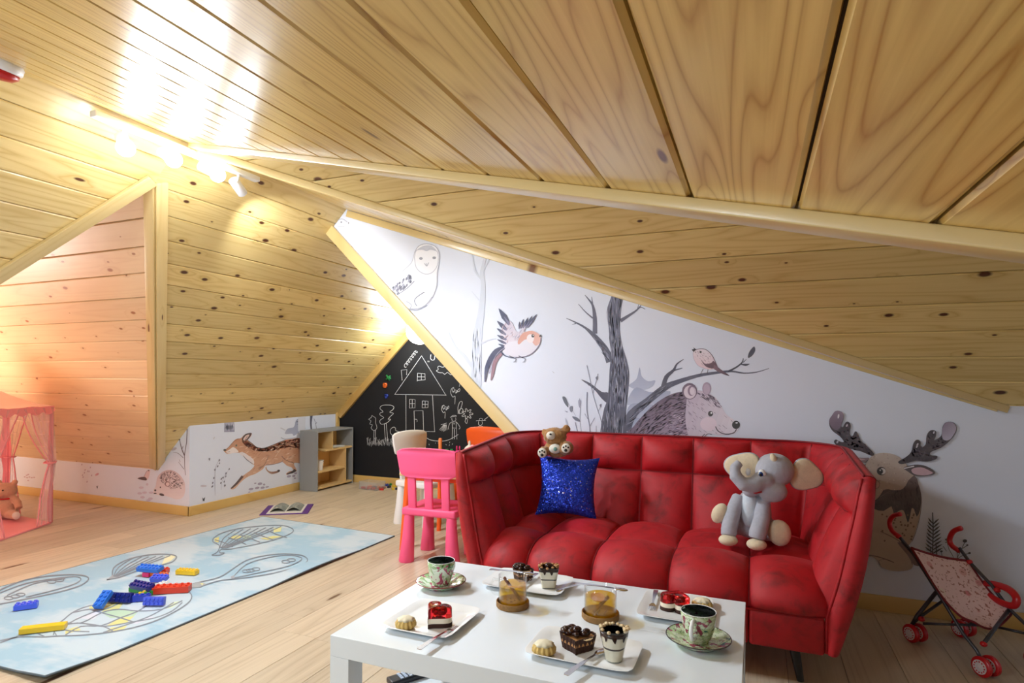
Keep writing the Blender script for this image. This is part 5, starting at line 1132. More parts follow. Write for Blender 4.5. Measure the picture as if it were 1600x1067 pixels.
blob('body', [((0, 0, .06), (.055, .05, .06)), ((0, -.01, .135), (.045, .04, .04)), ((-.05, -.03, .08), (.02, .03, .02)), ((.045, -.03, .09), (.02, .03, .02)), ((-.01, .0, .185), (.012, .01, .03))], M['plush_white'], dl, .006, 4)
MB().ell((.032, -.01, .165), (.02, .012, .018)).build('bow', plain('pink_cloth', srgb(246, 170, 180), .8), dl, smooth=True)

# ------------------------------------------------------------------ grey shelf unit
def shelf():
    X1, X0, Ya, Yb, Ht = -4.42, -4.66, 5.155, 5.78, .662
    t = thing('shelf_unit', 'low grey open shelf unit with pale wooden inside beside the chalkboard', 'shelf', (X0, Ya, 0))
    D, W = X1 - X0, Yb - Ya; g, p = M['grey_board'], M['ply']; th = .018
    MB().box((D / 2, .008, Ht / 2), (D, .016, Ht), bev=.001).build('side_panel', g, t); MB().box((D / 2, W - .008, Ht / 2), (D, .016, Ht), bev=.001).build('side_panel', g, t)
    MB().box((D / 2, W / 2, Ht - .009), (D, W - .032, th), bev=.001).build('top_panel', g, t); MB().box((D / 2, W / 2, .03), (D, W - .032, th), bev=.001).build('bottom_panel', p, t)
    MB().box((.004, W / 2, Ht / 2), (.008, W - .032, Ht - .04)).build('back_panel', p, t)
    y = lambda px: onx(400 + px / 5.333, 720, X1).y - Ya; z = lambda py, px: onx(400 + px / 5.333, 600 + py / 5.333, X1).z
    yd1, yd2 = y(637), y(748); z1, z2 = z(530, 740), z(700, 700)
    MB().box((D / 2 + .004, W - .016 - (W - .016 - .14) / 2 - .0, z1), (D - .010, W - .016 - .14, .016)).build('shelf_board', p, t)
    MB().box((D / 2 + .004, yd1, (z1 + Ht - .018) / 2 + .004), (D - .010, .016, Ht - .018 - z1 - .008)).build('divider', p, t)
    MB().box((D / 2 + .004, yd2, (z1 + .039) / 2 - .004), (D - .010, .016, z1 - .039 - .008)).build('divider', p, t)
    MB().box((D / 2 + .004, (.016 + yd2 - .008) / 2, z2), (D - .010, yd2 - .024, .016)).build('shelf_board', p, t)
    b = thing('white_bucket', 'small white tub on the middle shelf of the grey unit', 'tub', (X0 + .16, Ya + .125, z2 + .009))
    MB().lathe([(0, 0), (.040, 0), (.050, .10), (.052, .10), (.052, .108), (.047, .108), (.038, .004), (0, .004)], n=32).build('tub_wall', M['white_pl'], b, smooth=True, angle=40)
    MB().tube([(.051 * math.cos(a), .051 * math.sin(a), .098 + .028 * 0) for a in [i * math.pi / 12 for i in range(13)]], .002, 6).build('bail_handle', M['chrome'], b, smooth=True)
    for k in range(3):
        o = MB().box((0, 0, 0), (.15, .19, .0035), bev=.001).build('booklet', plain('paper', srgb(226, 226, 222), .7), None); o.location = (X0 + .13, Ya + yd1 + .16 + .01 * k, z1 + .0106 + .0045 * k); o.rotation_euler = (0, 0, R(8 * k - 6))
        tag(o, ('lowest', 'middle', 'topmost')[k] + ' white booklet of the stack in the upper shelf bay', 'booklet', 'white booklets in the grey shelf')
shelf()
# clear box and loose pieces by the chalkboard
bx = thing('storage_box', 'clear plastic box of small toys on the floor by the shelf', 'box', (-3.98, 5.55, 0), R(-4))
t_ = NT('cloudy_plastic'); t_.P(Base_Color=(.95, .96, .97, 1), Roughness=.25, IOR=1.2); t_.b.inputs['Transmission Weight'].default_value = .85; M['cloudy'] = t_.m
for c, d in (((0, 0, .0025), (.24, .15, .004)), ((0, -.075, .045), (.25, .003, .088)), ((0, .075, .045), (.25, .003, .088)), ((-.124, 0, .045), (.003, .148, .088)), ((.124, 0, .045), (.003, .148, .088))):
    MB().box(c, d, bev=.001).build('box_wall', M['cloudy'], bx)
rr = random.Random(2); cols = {'red': (206, 44, 40), 'blue': (36, 60, 160), 'yellow': (236, 196, 50), 'orange': (236, 110, 40), 'green': (30, 140, 70), 'navy': (24, 30, 70), 'white': (225, 225, 225)}
for k, v in cols.items(): M['c_' + k] = plain(k + '_toy_plastic', srgb(*v), .35)
def bit(loc, col, label, grp, s=1.0, rz=0):
    t = thing('toy_piece', label, 'toy', loc, rz, grp); MB().box((0, 0, .011 * s), (.05 * s, .026 * s, .021 * s), bev=.002).build('block', M['c_' + col], t)
    for x in (-.012, .012): MB().lathe([(.007 * s, 0), (.007 * s, .006 * s), (0, .006 * s)], c=(x * s, 0, .0215 * s), n=12).build('stud', M['c_' + col], t, smooth=True, angle=40)
for i, col in enumerate(('red', 'orange', 'red', 'navy', 'red', 'orange')):
    bit((-4.06 + i * .032, 5.50 + (i % 2) * .07, .006), col, ('red toy piece at the left end inside the clear box', 'orange toy piece second from the left inside the clear box', 'red toy piece left of the navy one inside the clear box', 'navy toy piece inside the clear box', 'red toy piece right of the navy one inside the clear box', 'orange toy piece at the right end inside the clear box')[i], 'toy pieces in the clear box', 1.0, i * 1.1)
for i, (px, py, col) in enumerate(((599, 763, 'red'), (604, 759, 'blue'), (608, 762, 'navy'), (614, 765, 'yellow'), (616, 761, 'yellow'), (621, 765, 'navy'), (611, 758, 'green'), (625, 763, 'blue'), (596, 766, 'red'))):
    p = onz(px, py); bit((p.x, p.y, 0), col, ('red loose toy piece beside the blue one at the left of the scatter', 'blue loose toy piece at the left of the scatter', 'navy loose toy piece between the blue and the yellow ones', 'yellow loose toy piece nearer the room', 'yellow loose toy piece nearer the chalkboard', 'navy loose toy piece right of the yellow ones', 'green loose toy piece nearest the chalkboard', 'blue loose toy piece at the right end of the scatter', 'red loose toy piece nearest the clear box')[i], 'loose toy pieces by the chalkboard', .95, i * .8)
# alphabet magnets on the chalkboard
def magnet(px, py, shape, col, label):
    p = ony(px, py, YC - .002); mb = MB(); m_ = Matrix.Translation((p.x, p.y, p.z)) @ Matrix.Rotation(R(90), 4, 'X')
    for a, b in shape: mb.tube([m_ @ Vector((a[0], a[1], .006)), m_ @ Vector((b[0], b[1], .006))], .0095, 8)
    o = mb.build('letter_magnet', M['c_' + col], None, smooth=True); tag(o, label, 'magnet', 'coloured magnets on the chalkboard')
magnet(607, 590, [((-.03, -.02), (.03, .02)), ((-.025, .03), (.02, -.03)), ((0, 0), (.035, -.01))], 'green', 'green magnet on the chalkboard, topmost of the three')
magnet(602, 602, [((-.02, -.02), (.02, -.02)), ((-.02, .02), (.02, .02)), ((-.02, -.02), (-.02, .02)), ((.02, -.02), (.02, .02)), ((-.02, 0), (.02, 0))], 'orange', 'orange magnet on the chalkboard, middle of the three')
magnet(604, 619, [((-.02, .015), (.02, .015)), ((.02, .015), (0, -.025)), ((0, -.025), (-.015, .0))], 'blue', 'blue magnet on the chalkboard, lowest of the three')

# ------------------------------------------------------------------ purple framed picture board on the floor
cs = [Vector(p) for p in ((-4.11, 4.06, 0), (-3.77, 4.29, 0), (-4.03, 4.63, 0), (-4.37, 4.40, 0))]; cc = sum(cs, Vector()) / 4
pb_ = thing('picture_board', 'purple bordered picture book lying open on the floor past the rug', 'book', (cc.x, cc.y, 0), R(34))
MB().box((0, 0, .004), (.42, .40, .008), bev=.002).build('cover', plain('purple_card', srgb(92, 46, 128), .6), pb_)
MB().box((0, 0, .0095), (.31, .37, .003)).build('page', plain('cream_page', srgb(222, 216, 204), .7), pb_)
M['greyprint'] = fabric('printed_pages', srgb(176, 180, 170), 30, .35, .7, 0)
for sgn in (-1, 1):
    vs = []; n = 14
    for i in range(n + 1):
        for j in range(n + 1): a, b = i / n, j / n; vs.append((sgn * (.005 + a * .13), -.12 + b * .26, .012 + .045 * math.sin(math.pi * a) * (.7 + .3 * math.sin(b * 6)) ))
    MB().add(vs, [(i * (n + 1) + j, (i + 1) * (n + 1) + j, (i + 1) * (n + 1) + j + 1, i * (n + 1) + j + 1) for i in range(n) for j in range(n)]).build('pop_up_page', M['greyprint'], pb_, smooth=True)

# ------------------------------------------------------------------ rug with balloon print
def rug_mat():
    t = NT('rug_blue'); co = t.N('ShaderNodeTexCoord').outputs['Object']
    n = t.noise(co, 2.6, 4, .55, dist=.3); n2 = t.noise(t.vmath('MULTIPLY', co, (1, 5, 1)), 6, 3)
    c = t.mix(t.ramp(t.math('ADD', n, t.math('MULTIPLY', t.math('SUBTRACT', n2, .5), .2)), [(.44, 0.0), (.56, 1.0)]), srgb(156, 188, 206), srgb(190, 204, 212))
    f = t.noise(co, 700, 1); t.P(Base_Color=t.mix(.08, c, t.mix(f, (0, 0, 0, 1), (1, 1, 1, 1))), Roughness=.95); t.bump(f, .3, .002); return t.m
rc = [(-4.045, 4.02), (-2.62, 3.95), (-2.665, 1.50), (-4.11, 1.47)]
rg = thing('rug', 'pale blue rug printed with hot air balloons on the oak floor', 'rug', (-3.36, 2.74, 0))
n = 40; vs = []; 
def rugp(a, b, z):
    p = [(rc[3][k] * (1 - a) + rc[2][k] * a) * (1 - b) + (rc[0][k] * (1 - a) + rc[1][k] * a) * b for k in (0, 1)]
    lift = .012 * max(0, math.sin(b * 9 + 2)) * max(0, a * 8 - 7) + .010 * max(0, 1 - b * 12) * (1 + math.sin(a * 8)) * .5
    return Vector((p[0], p[1], z + lift))
for a in range(n + 1):
    for b in range(n + 1): q = rugp(a / n, b / n, .009) - rg.location; vs.append(q)
top = len(vs)
for a in range(n + 1):
    for b in range(n + 1): q = rugp(a / n, b / n, .003) - rg.location; vs.append(q)
fs = []; m = n + 1
for i in range(n):
    for j in range(n): fs += [(i * m + j, (i + 1) * m + j, (i + 1) * m + j + 1, i * m + j + 1), (top + i * m + j, top + i * m + j + 1, top + (i + 1) * m + j + 1, top + (i + 1) * m + j)]
MB().add(vs, fs).build('pile', rug_mat(), rg, smooth=True)
eb = [rugp(a / n, 0, .006) for a in range(n + 1)] + [rugp(1, b / n, .006) for b in range(1, n + 1)] + [rugp(1 - a / n, 1, .006) for a in range(1, n + 1)] + [rugp(0, 1 - b / n, .006) for b in range(1, n)]
MB().tube([e - rg.location for e in eb], .0045, 6, closed=True).build('edge_binding', plain('dark_binding', srgb(92, 104, 112), .8), rg, smooth=True)
# balloon print, drawn in the rug's own coordinates through points read off the floor
d = Print(lambda x, y: onz(x, y, .0095) + Vector((0, 0, 0)), 0, 780, 3.719, None, (0, 0, 1)); gl = (128, 138, 148); ye = (214, 208, 128); gn = (176, 204, 176); wh = (222, 226, 232)
gl = (112, 122, 134)
def balloon(outer, base, ribs, fills=(), w=5):
    for poly, c in fills: d.fill(poly, c, sm=1)
    d.line(outer, w, gl, sm=3)
    for r_ in ribs: d.line(r_, w * .7, gl, sm=3)
    if base: d.fill(base, (150, 156, 164), sm=0)
# large chequered balloon
out1 = [(0, 835), (110, 800), (250, 800), (330, 795), (470, 790), (620, 775), (780, 745), (920, 700), (1040, 640), (1105, 590), (1112, 555), (1080, 532), (1020, 540), (900, 560), (700, 590), (520, 620), (420, 660), (350, 715), (250, 760), (100, 800), (0, 822)]
d.fill(out1[2:18] + [(300, 760)], (184, 202, 212), sm=1)
rrg = random.Random(6)
for poly, c in (([(520, 625), (600, 605), (690, 600), (620, 640), (520, 640)], ye), ([(590, 655), (640, 615), (720, 600), (690, 640), (610, 665)], ye), ([(590, 660), (690, 640), (800, 655), (770, 690), (640, 690)], gn), ([(610, 740), (700, 690), (780, 680), (740, 715), (620, 740)], ye), ([(610, 770), (650, 745), (740, 735), (720, 755), (640, 770)], ye), ([(380, 760), (450, 740), (470, 760), (380, 785)], ye), ([(940, 640), (1000, 600), (1060, 590), (1000, 630)], (210, 224, 180)), ([(700, 600), (900, 600), (880, 645), (780, 650)], (194, 206, 214)), ([(760, 720), (880, 680), (900, 690), (790, 725)], (204, 208, 220)), ([(440, 690), (560, 650), (590, 660), (540, 700)], (204, 208, 220))): d.fill(poly, c, sm=1)
d.line(out1, 7, gl); 
for l in ([(330, 795), (320, 750), (450, 720), (600, 740), (760, 715), (900, 690), (1000, 650), (1060, 600)], [(350, 715), (470, 720), (590, 660), (690, 640), (800, 650), (940, 640), (1060, 590)], [(420, 660), (520, 640), (610, 640), (700, 600)], [(380, 790), (470, 740), (590, 735), (700, 690), (800, 652), (880, 600)], [(600, 775), (690, 745), (780, 715), (870, 680), (945, 640), (1010, 600)], [(520, 640), (590, 660), (700, 690), (780, 715)], [(470, 720), (600, 740), (660, 770)], [(560, 650), (440, 700), (340, 760)], [(330, 745), (400, 765), (520, 770)], [(320, 750), (310, 790)], [(200, 770), (260, 800)], [(100, 800), (140, 800)]): d.line(l, 7, gl)
# striped balloon, upper left one and the two on the right
out2 = [(620, 468), (650, 455), (660, 400), (720, 360), (800, 335), (900, 320), (990, 322), (1026, 335), (1000, 365), (930, 385), (850, 400), (760, 430), (690, 455), (650, 462), (620, 468)]
d.fill([(960, 330), (1000, 325), (1020, 335), (990, 360), (940, 380)], (226, 222, 180), sm=1); d.line(out2, 7, gl); d.fill([(620, 468), (655, 440), (700, 450), (650, 462)], (150, 156, 164), sm=0)
for k in range(6): d.line([(660 + k * 4, 450), (690 + k * 35, 395 - k * 4), (780 + k * 42, 338 - k * 2)], 6, gl)
out3 = [(-60, 560), (60, 500), (180, 462), (330, 442), (450, 440), (505, 450), (512, 470), (470, 500), (380, 530), (250, 560), (100, 590), (0, 610)]
d.line(out3, 7, gl); d.line([(0, 545), (150, 490), (330, 460), (430, 450), (470, 462), (440, 490), (330, 525), (150, 570)], 6, gl); d.line([(40, 560), (200, 490), (380, 462)], 6, gl)
for c in ((300, 480), (345, 470), (90, 565), (50, 575), (120, 555)): d.line([(c[0] + 26 * math.cos(a), c[1] + 9 * math.sin(a)) for a in [i * .7 for i in range(10)]], 5, gl)
d.at(300, 780, 4.706)
out4 = [(145, 412), (190, 385), (200, 340), (155, 315), (160, 285), (230, 245), (350, 215), (500, 198), (620, 192), (700, 200), (745, 225), (720, 255), (620, 295), (500, 325), (380, 350), (260, 370), (215, 368), (205, 395), (240, 395), (200, 412), (145, 412)]
for poly, c in (([(165, 290), (200, 275), (195, 320), (165, 310)], ye), ([(280, 280), (340, 262), (370, 280), (300, 300)], ye), ([(370, 270), (430, 265), (440, 285), (380, 295)], gn), ([(500, 290), (600, 270), (660, 275), (560, 300)], ye), ([(600, 215), (660, 205), (650, 240), (600, 245)], (222, 220, 150))): d.fill(poly, c, sm=1)
d.line(out4, 6, gl)
for k in range(7): d.line([(205 + k * 8, 360), (230 + k * 50, 290 - k * 6), (320 + k * 56, 225 - k * 4)], 6.5, gl)
for k in range(5): d.line([(170 + k * 95, 300 - k * 18), (230 + k * 100, 318 - k * 14), (300 + k * 100, 352 - k * 17)], 6.5, gl)
out5 = [(0, 625), (80, 605), (200, 575), (290, 520), (400, 450), (540, 415), (680, 402), (800, 412), (848, 440), (830, 475), (740, 510), (600, 545), (440, 572), (290, 590), (200, 600), (80, 635), (0, 650)]
d.line(out5, 7, gl); d.line([(300, 575), (400, 480), (560, 430), (700, 412), (790, 425), (800, 450), (700, 495), (500, 540), (310, 580)], 6, gl); d.fill([(0, 625), (60, 610), (110, 625), (60, 650), (0, 652)], (150, 156, 160), sm=0); d.fill([(60, 620), (85, 620), (75, 635)], ye, sm=0); d.fill([(285, 570), (310, 560), (315, 580), (290, 588)], (150, 156, 164), sm=0)
for c in ((430, 525), (470, 515), (690, 460), (730, 448), (400, 530)): d.line([(c[0] + 30 * math.cos(a), c[1] + 11 * math.sin(a)) for a in [i * .7 for i in range(10)]], 5, gl)
o = d.build('balloon_print', rg)

# ------------------------------------------------------------------ toy bricks on the rug
RZ = .0135
def brick(px, py, nx, ny, col, label, rz, z=RZ, pitch=.0235, tilt=(0, 0), hgt=.026):
    p = onz(120 + px / 6.277, 840 + py / 6.277, z); t = thing('toy_brick', label, 'toy brick', (p.x, p.y, z), Euler((R(tilt[0]), R(tilt[1]), R(rz))), 'toy bricks on the balloon rug')
    W, D = nx * pitch, ny * pitch; MB().box((0, 0, hgt / 2), (W - .001, D - .001, hgt), bev=.0015).build('block', M['k_' + col], t)
    if nx * ny <= 12:
        for i in range(nx):
            for j in range(ny): MB().lathe([(.0078, 0), (.0078, .006), (.0068, .007), (0, .007)], c=((i - (nx - 1) / 2) * pitch, (j - (ny - 1) / 2) * pitch, hgt), n=14).build('stud', M['k_' + col], t, smooth=True, angle=40)
for k, v in dict(royal=(30, 60, 190), sky=(48, 120, 224), navy=(22, 36, 130), red=(226, 62, 34), orange=(240, 120, 50), yellow=(246, 204, 40), green=(44, 150, 60), pink=(226, 40, 110), violet=(76, 100, 232), white=(240, 240, 240)).items(): M['k_' + k] = plain(k + '_brick_plastic', srgb(*v), .28)
brick(722, 320, 6, 2, 'sky', 'sky blue long brick on top at the far end of the brick pile', 12, RZ + .035, tilt=(14, 0), pitch=.026)
brick(780, 345, 6, 2, 'red', 'red brick at the far end beneath the sky blue brick', 24, pitch=.024)
brick(700, 375, 2, 2, 'pink', 'magenta brick at the far left of the brick pile', 12)
brick(800, 385, 6, 1, 'orange', 'orange narrow brick in the middle of the pile', 8)
brick(815, 415, 4, 2, 'violet', 'violet blue brick propped in the middle of the pile', 20, RZ + .012, tilt=(20, 0))
brick(648, 490, 6, 2, 'navy', 'dark blue brick with bold round studs in the centre', 0, RZ + .028, tilt=(22, 0), pitch=.0255)
brick(665, 530, 8, 3, 'green', 'green flat brick under the dark blue studded one', 4, pitch=.0215, hgt=.024)
brick(815, 500, 2, 4, 'white', 'white brick between the green and the red bricks', 8)
brick(935, 530, 6, 2, 'red', 'orange red long brick at the right of the pile', 33, pitch=.032, hgt=.036)
brick(445, 585, 5, 2, 'navy', 'long navy brick lying toward the left end of the pile', 18, pitch=.026, tilt=(70, 0), z=RZ + .022)
brick(268, 620, 2, 4, 'sky', 'sky blue brick standing on edge at the left end', 20, tilt=(35, 0), pitch=.025, z=RZ + .032)
brick(590, 622, 5, 1, 'royal', 'royal blue narrow brick at the front of the pile', 36, pitch=.027, hgt=.034)
brick(668, 600, 2, 2, 'green', 'small green brick in the front row of the pile', 0)
brick(640, 585, 1, 2, 'yellow', 'small yellow brick in the front row beside the green one', 0)
brick(775, 615, 5, 2, 'violet', 'violet blue brick lying on its side at the front right', 24, pitch=.022, tilt=(80, 0), z=RZ + .022)
brick(1085, 355, 6, 2, 'yellow', 'yellow brick lying alone right of the pile', 14, pitch=.0225)
p = onz(41, 948); brick((41 - 120) * 6.277, (950 - 840) * 6.277, 4, 2, 'violet', 'blue brick lying alone at the left of the rug', 50, pitch=.025)
brick((68 - 120) * 6.277, (985 - 840) * 6.277, 8, 2, 'yellow', 'long yellow brick nearest the left front of the rug', 42, pitch=.023)
# ------------------------------------------------------------------ ceiling fittings
def emis(name, col, st):
    t = NT(name); t.P(Base_Color=(1, 1, 1, 1)); t.b.inputs['Emission Color'].default_value = col; t.b.inputs['Emission Strength'].default_value = st; return t.m
M['bulb'] = emis('spot_bulb', (.92, .96, 1, 1), 42); M['globe'] = emis('globe_glass', (1, .98, .95, 1), 6)
tr = thing('track_spotlight', 'white ceiling bar with four spotlights under the ridge', 'ceiling lamp', (XT, 2.32, 2.49))
MB().box((0, 0, 0), (.045, 1.0, .032), bev=.005).build('bar', M['lamp_white'], tr, smooth=True)
for i, (p, tg) in enumerate(SPOTS):
    a = Vector(p) - tr.location; dr = (Vector(tg) - Vector(p)).normalized()
    MB().tube([(a.x, a.y, -.015), (a.x, a.y, a.z + .02)], .008, 10).build('stem', M['lamp_white'], tr, smooth=True)
    hd = MB().tube([a - dr * .055, a - dr * .052, a + dr * .052, a + dr * .055], [.026, .030, .030, .028], 24).build('lamp_head', M['lamp_white'], tr, smooth=True, angle=40)
    MB().ell(a + dr * (.056 if i < 3 else .045), .042 if i < 3 else .022, n=20, m=12).build('bulb', M['bulb'] if i < 3 else emis('aimed_bulb', (1, .96, .86, 1), 20), hd, smooth=True)  # lit bulbs made wider than the heads to imitate their bloom
gl_ = thing('globe_lamp', 'round white globe lamp glowing at the top of the chalkboard', 'lamp', (-3.455, 5.68, 1.775))
MB().ell((0, 0, 0), .15, n=40, m=24).build('globe', M['globe'], gl_, smooth=True); MB().tube([(0, .02, .0), (0, .168, .0)], .06, 24).build('mount', M['lamp_white'], gl_, smooth=True, angle=40)
q = ray(-6, 92); k_ = (ZB - H) / (q.z + SB * q.x); q = Vector((q.x * k_, q.y * k_, H + q.z * k_)); nb = Vector((-SB, 0, -1)).normalized()
al = thing('smoke_alarm', 'white round ceiling alarm with a red cap at the upper left', 'alarm', q, nb.to_track_quat('Z', 'Y').to_euler())
MB().lathe([(0, 0), (.085, 0), (.090, .008), (.088, .03), (.082, .036), (0, .036)], n=40).build('housing', M['lamp_white'], al, smooth=True, angle=40)
MB().lathe([(.080, .036), (.078, .052), (.060, .066), (.03, .072), (0, .073)], n=40).build('cap', M['red_pl'], al, smooth=True)
# ------------------------------------------------------------------ pink play tent
def tent():
    V0 = Vector((-5.49, 3.14, 0)); r = .72; a0 = R(56.5); c = V0 - Vector((math.cos(a0), math.sin(a0), 0)) * r
    t = thing('play_tent', 'pink hexagonal play tent with tied gauze curtains under the slope', 'tent', c)
    pk = plain('pink_satin', srgb(255, 158, 166), .45, var=.03); t_ = NT('pink_gauze'); t_.P(Base_Color=srgb(255, 212, 214), Roughness=.8, Alpha=.26); gz = t_.m
    t_ = NT('pale_pink_canopy'); t_.P(Base_Color=srgb(255, 220, 220), Roughness=.7, Alpha=.93); cp = t_.m
    V = [Vector((math.cos(a0 + i * R(60)) * r, math.sin(a0 + i * R(60)) * r, 0)) for i in range(6)]; Ht = .985
    MB().prism([(v.x * .99, v.y * .99) for v in V], .002, .014).build('floor_mat', pk, t)
    for i in range(6):
        a, b = V[i], V[(i + 1) % 6]; e = (b - a).normalized()
        MB().tube([a * .995 + Vector((0, 0, .01)), a * .995 + Vector((0, 0, Ht))], .008, 10).build('pole', pk, t, smooth=True)
        # satin sleeves at the corner
        for dv in (e, (V[(i - 1) % 6] - a).normalized()):
            n_ = 10; vs = []
            for k in range(n_ + 1):
                z = .02 + (Ht - .02) * k / n_; w_ = .045 + .012 * math.sin(k * 1.3); vs += [a * 1.0 + Vector((0, 0, z)), a + dv * w_ + a.normalized() * -.006 * math.sin(k) + Vector((0, 0, z))]
            MB().add(vs, [(2 * k, 2 * k + 1, 2 * k + 3, 2 * k + 2) for k in range(n_)]).build('corner_sleeve', pk, t, smooth=True)
        # scalloped valance
        L = (b - a).length; vs = []; N_ = 36
        for k in range(N_ + 1): s = k / N_; p = a + (b - a) * s; o_ = p.normalized() * .008; vs += [p + o_ + Vector((0, 0, Ht + .01)), p + o_ * 1.6 + Vector((0, 0, Ht - .030 - .028 * abs(math.sin(s * math.pi * 5))))]
        MB().add(vs, [(2 * k, 2 * k + 1, 2 * k + 3, 2 * k + 2) for k in range(N_)]).build('valance', pk, t, smooth=True)
        # curtains pulled to the poles: two per side, open in the middle
        for q, (p0, dv) in enumerate(((a, e), (b, -e))):
            vs = []; nu, nv = 24, 24; half = L * .5
            for v in range(nv + 1):
                z = Ht * (1 - v / nv) + .02 * (v / nv); tt = z / Ht
                if z > .52: f = ((z - .52) / (Ht - .52)) ** .8; wd = .06 + (half - .06) * f
                else: wd = .06 + (.20 - .06) * ((.52 - z) / .52) ** .7
                for u in range(nu + 1):
                    s = u / nu; p = p0 + dv * (wd * s) + p0.normalized() * (.016 * math.sin(s * 22 + v * .2) * (.4 + .6 * min(1, wd / .3)) + .02 * (1 - min(1, abs(z - .52) * 4)))
                    vs.append(Vector((p.x, p.y, z)))
            MB().add(vs, [(v * (nu + 1) + u, v * (nu + 1) + u + 1, (v + 1) * (nu + 1) + u + 1, (v + 1) * (nu + 1) + u) for v in range(nv) for u in range(nu)]).build('gauze_curtain', gz, t, smooth=True)
            tz = p0 + dv * .035; MB().tube([tz + Vector((math.cos(x) * .04, math.sin(x) * .04, .52)) for x in [k * math.pi / 8 for k in range(16)]], .006, 6, closed=True).build('curtain_tie', pk, t, smooth=True)
            edge = [Vector(vs[v * (nu + 1) + nu]) for v in range(nv + 1)]; MB().tube(edge, .005, 6).build('curtain_hem', pk, t, smooth=True)
    vs = [Vector((0, 0, 1.38))]; fs = []; n1 = 10; n2 = 48
    for i in range(1, n1 + 1):
        f = i / n1
        for k in range(n2):
            s = k / n2 * 6; i0 = int(s); p = V[i0] + (V[(i0 + 1) % 6] - V[i0]) * (s - i0); z = Ht + .01 + (1.38 - Ht) * (1 - f) ** 1.5; vs.append(Vector((p.x * f, p.y * f, z)) + Vector((0, 0, .006 * math.sin(k * 1.7) * f)))
    fs += [(0, 1 + k, 1 + (k + 1) % n2) for k in range(n2)] + [(1 + i * n2 + k, 1 + (i + 1) * n2 + k, 1 + (i + 1) * n2 + (k + 1) % n2, 1 + i * n2 + (k + 1) % n2) for i in range(n1 - 1) for k in range(n2)]
    MB().add(vs, fs).build('canopy', cp, t, smooth=True)
    # plush seated inside
    p = onz(4, 812, .016); b = thing('bear_plush', 'large beige plush bear sitting inside the pink play tent', 'plush toy', (p.x - .04, p.y + .05, .016), R(30)); b.scale = (.78, .78, .72)
    blob('body', [((0, 0, .14), (.12, .11, .14)), ((0, -.02, .33), (.11, .1, .10)), ((.0, -.11, .31), (.05, .04, .04)), ((-.08, 0, .43), (.035, .02, .035)), ((.08, 0, .43), (.035, .02, .035))], M['beige_pl'], b, .012, 4, (.02, .006),
         [([(.09, -.03, .24), (.16, -.08, .20), (.20, -.12, .14)], [.04, .038, .036]), ([(-.09, -.03, .24), (-.16, -.08, .18)], [.04, .036]), ([(.06, -.04, .06), (.15, -.14, .07), (.24, -.22, .075)], [.06, .05, .042]), ([(-.06, -.04, .06), (-.12, -.20, .05)], [.06, .045])])
    MB().ell((.245, -.235, .08), (.04, .02, .045)).build('sole', M['plush_white'], b, smooth=True)
    for x in (-.035, .035): MB().ell((x, -.115, .355), .009).build('eye', M['eye_k'], b, smooth=True)
    MB().ell((0, -.15, .32), (.014, .01, .01)).build('nose', M['eye_k'], b, smooth=True)
    MB().tube([(math.cos(a) * .085, math.sin(a) * .08 - .01, .245) for a in [k * math.pi / 10 for k in range(20)]], .01, 8, closed=True).build('ribbon', M['red_pl'], b, smooth=True)
tent()
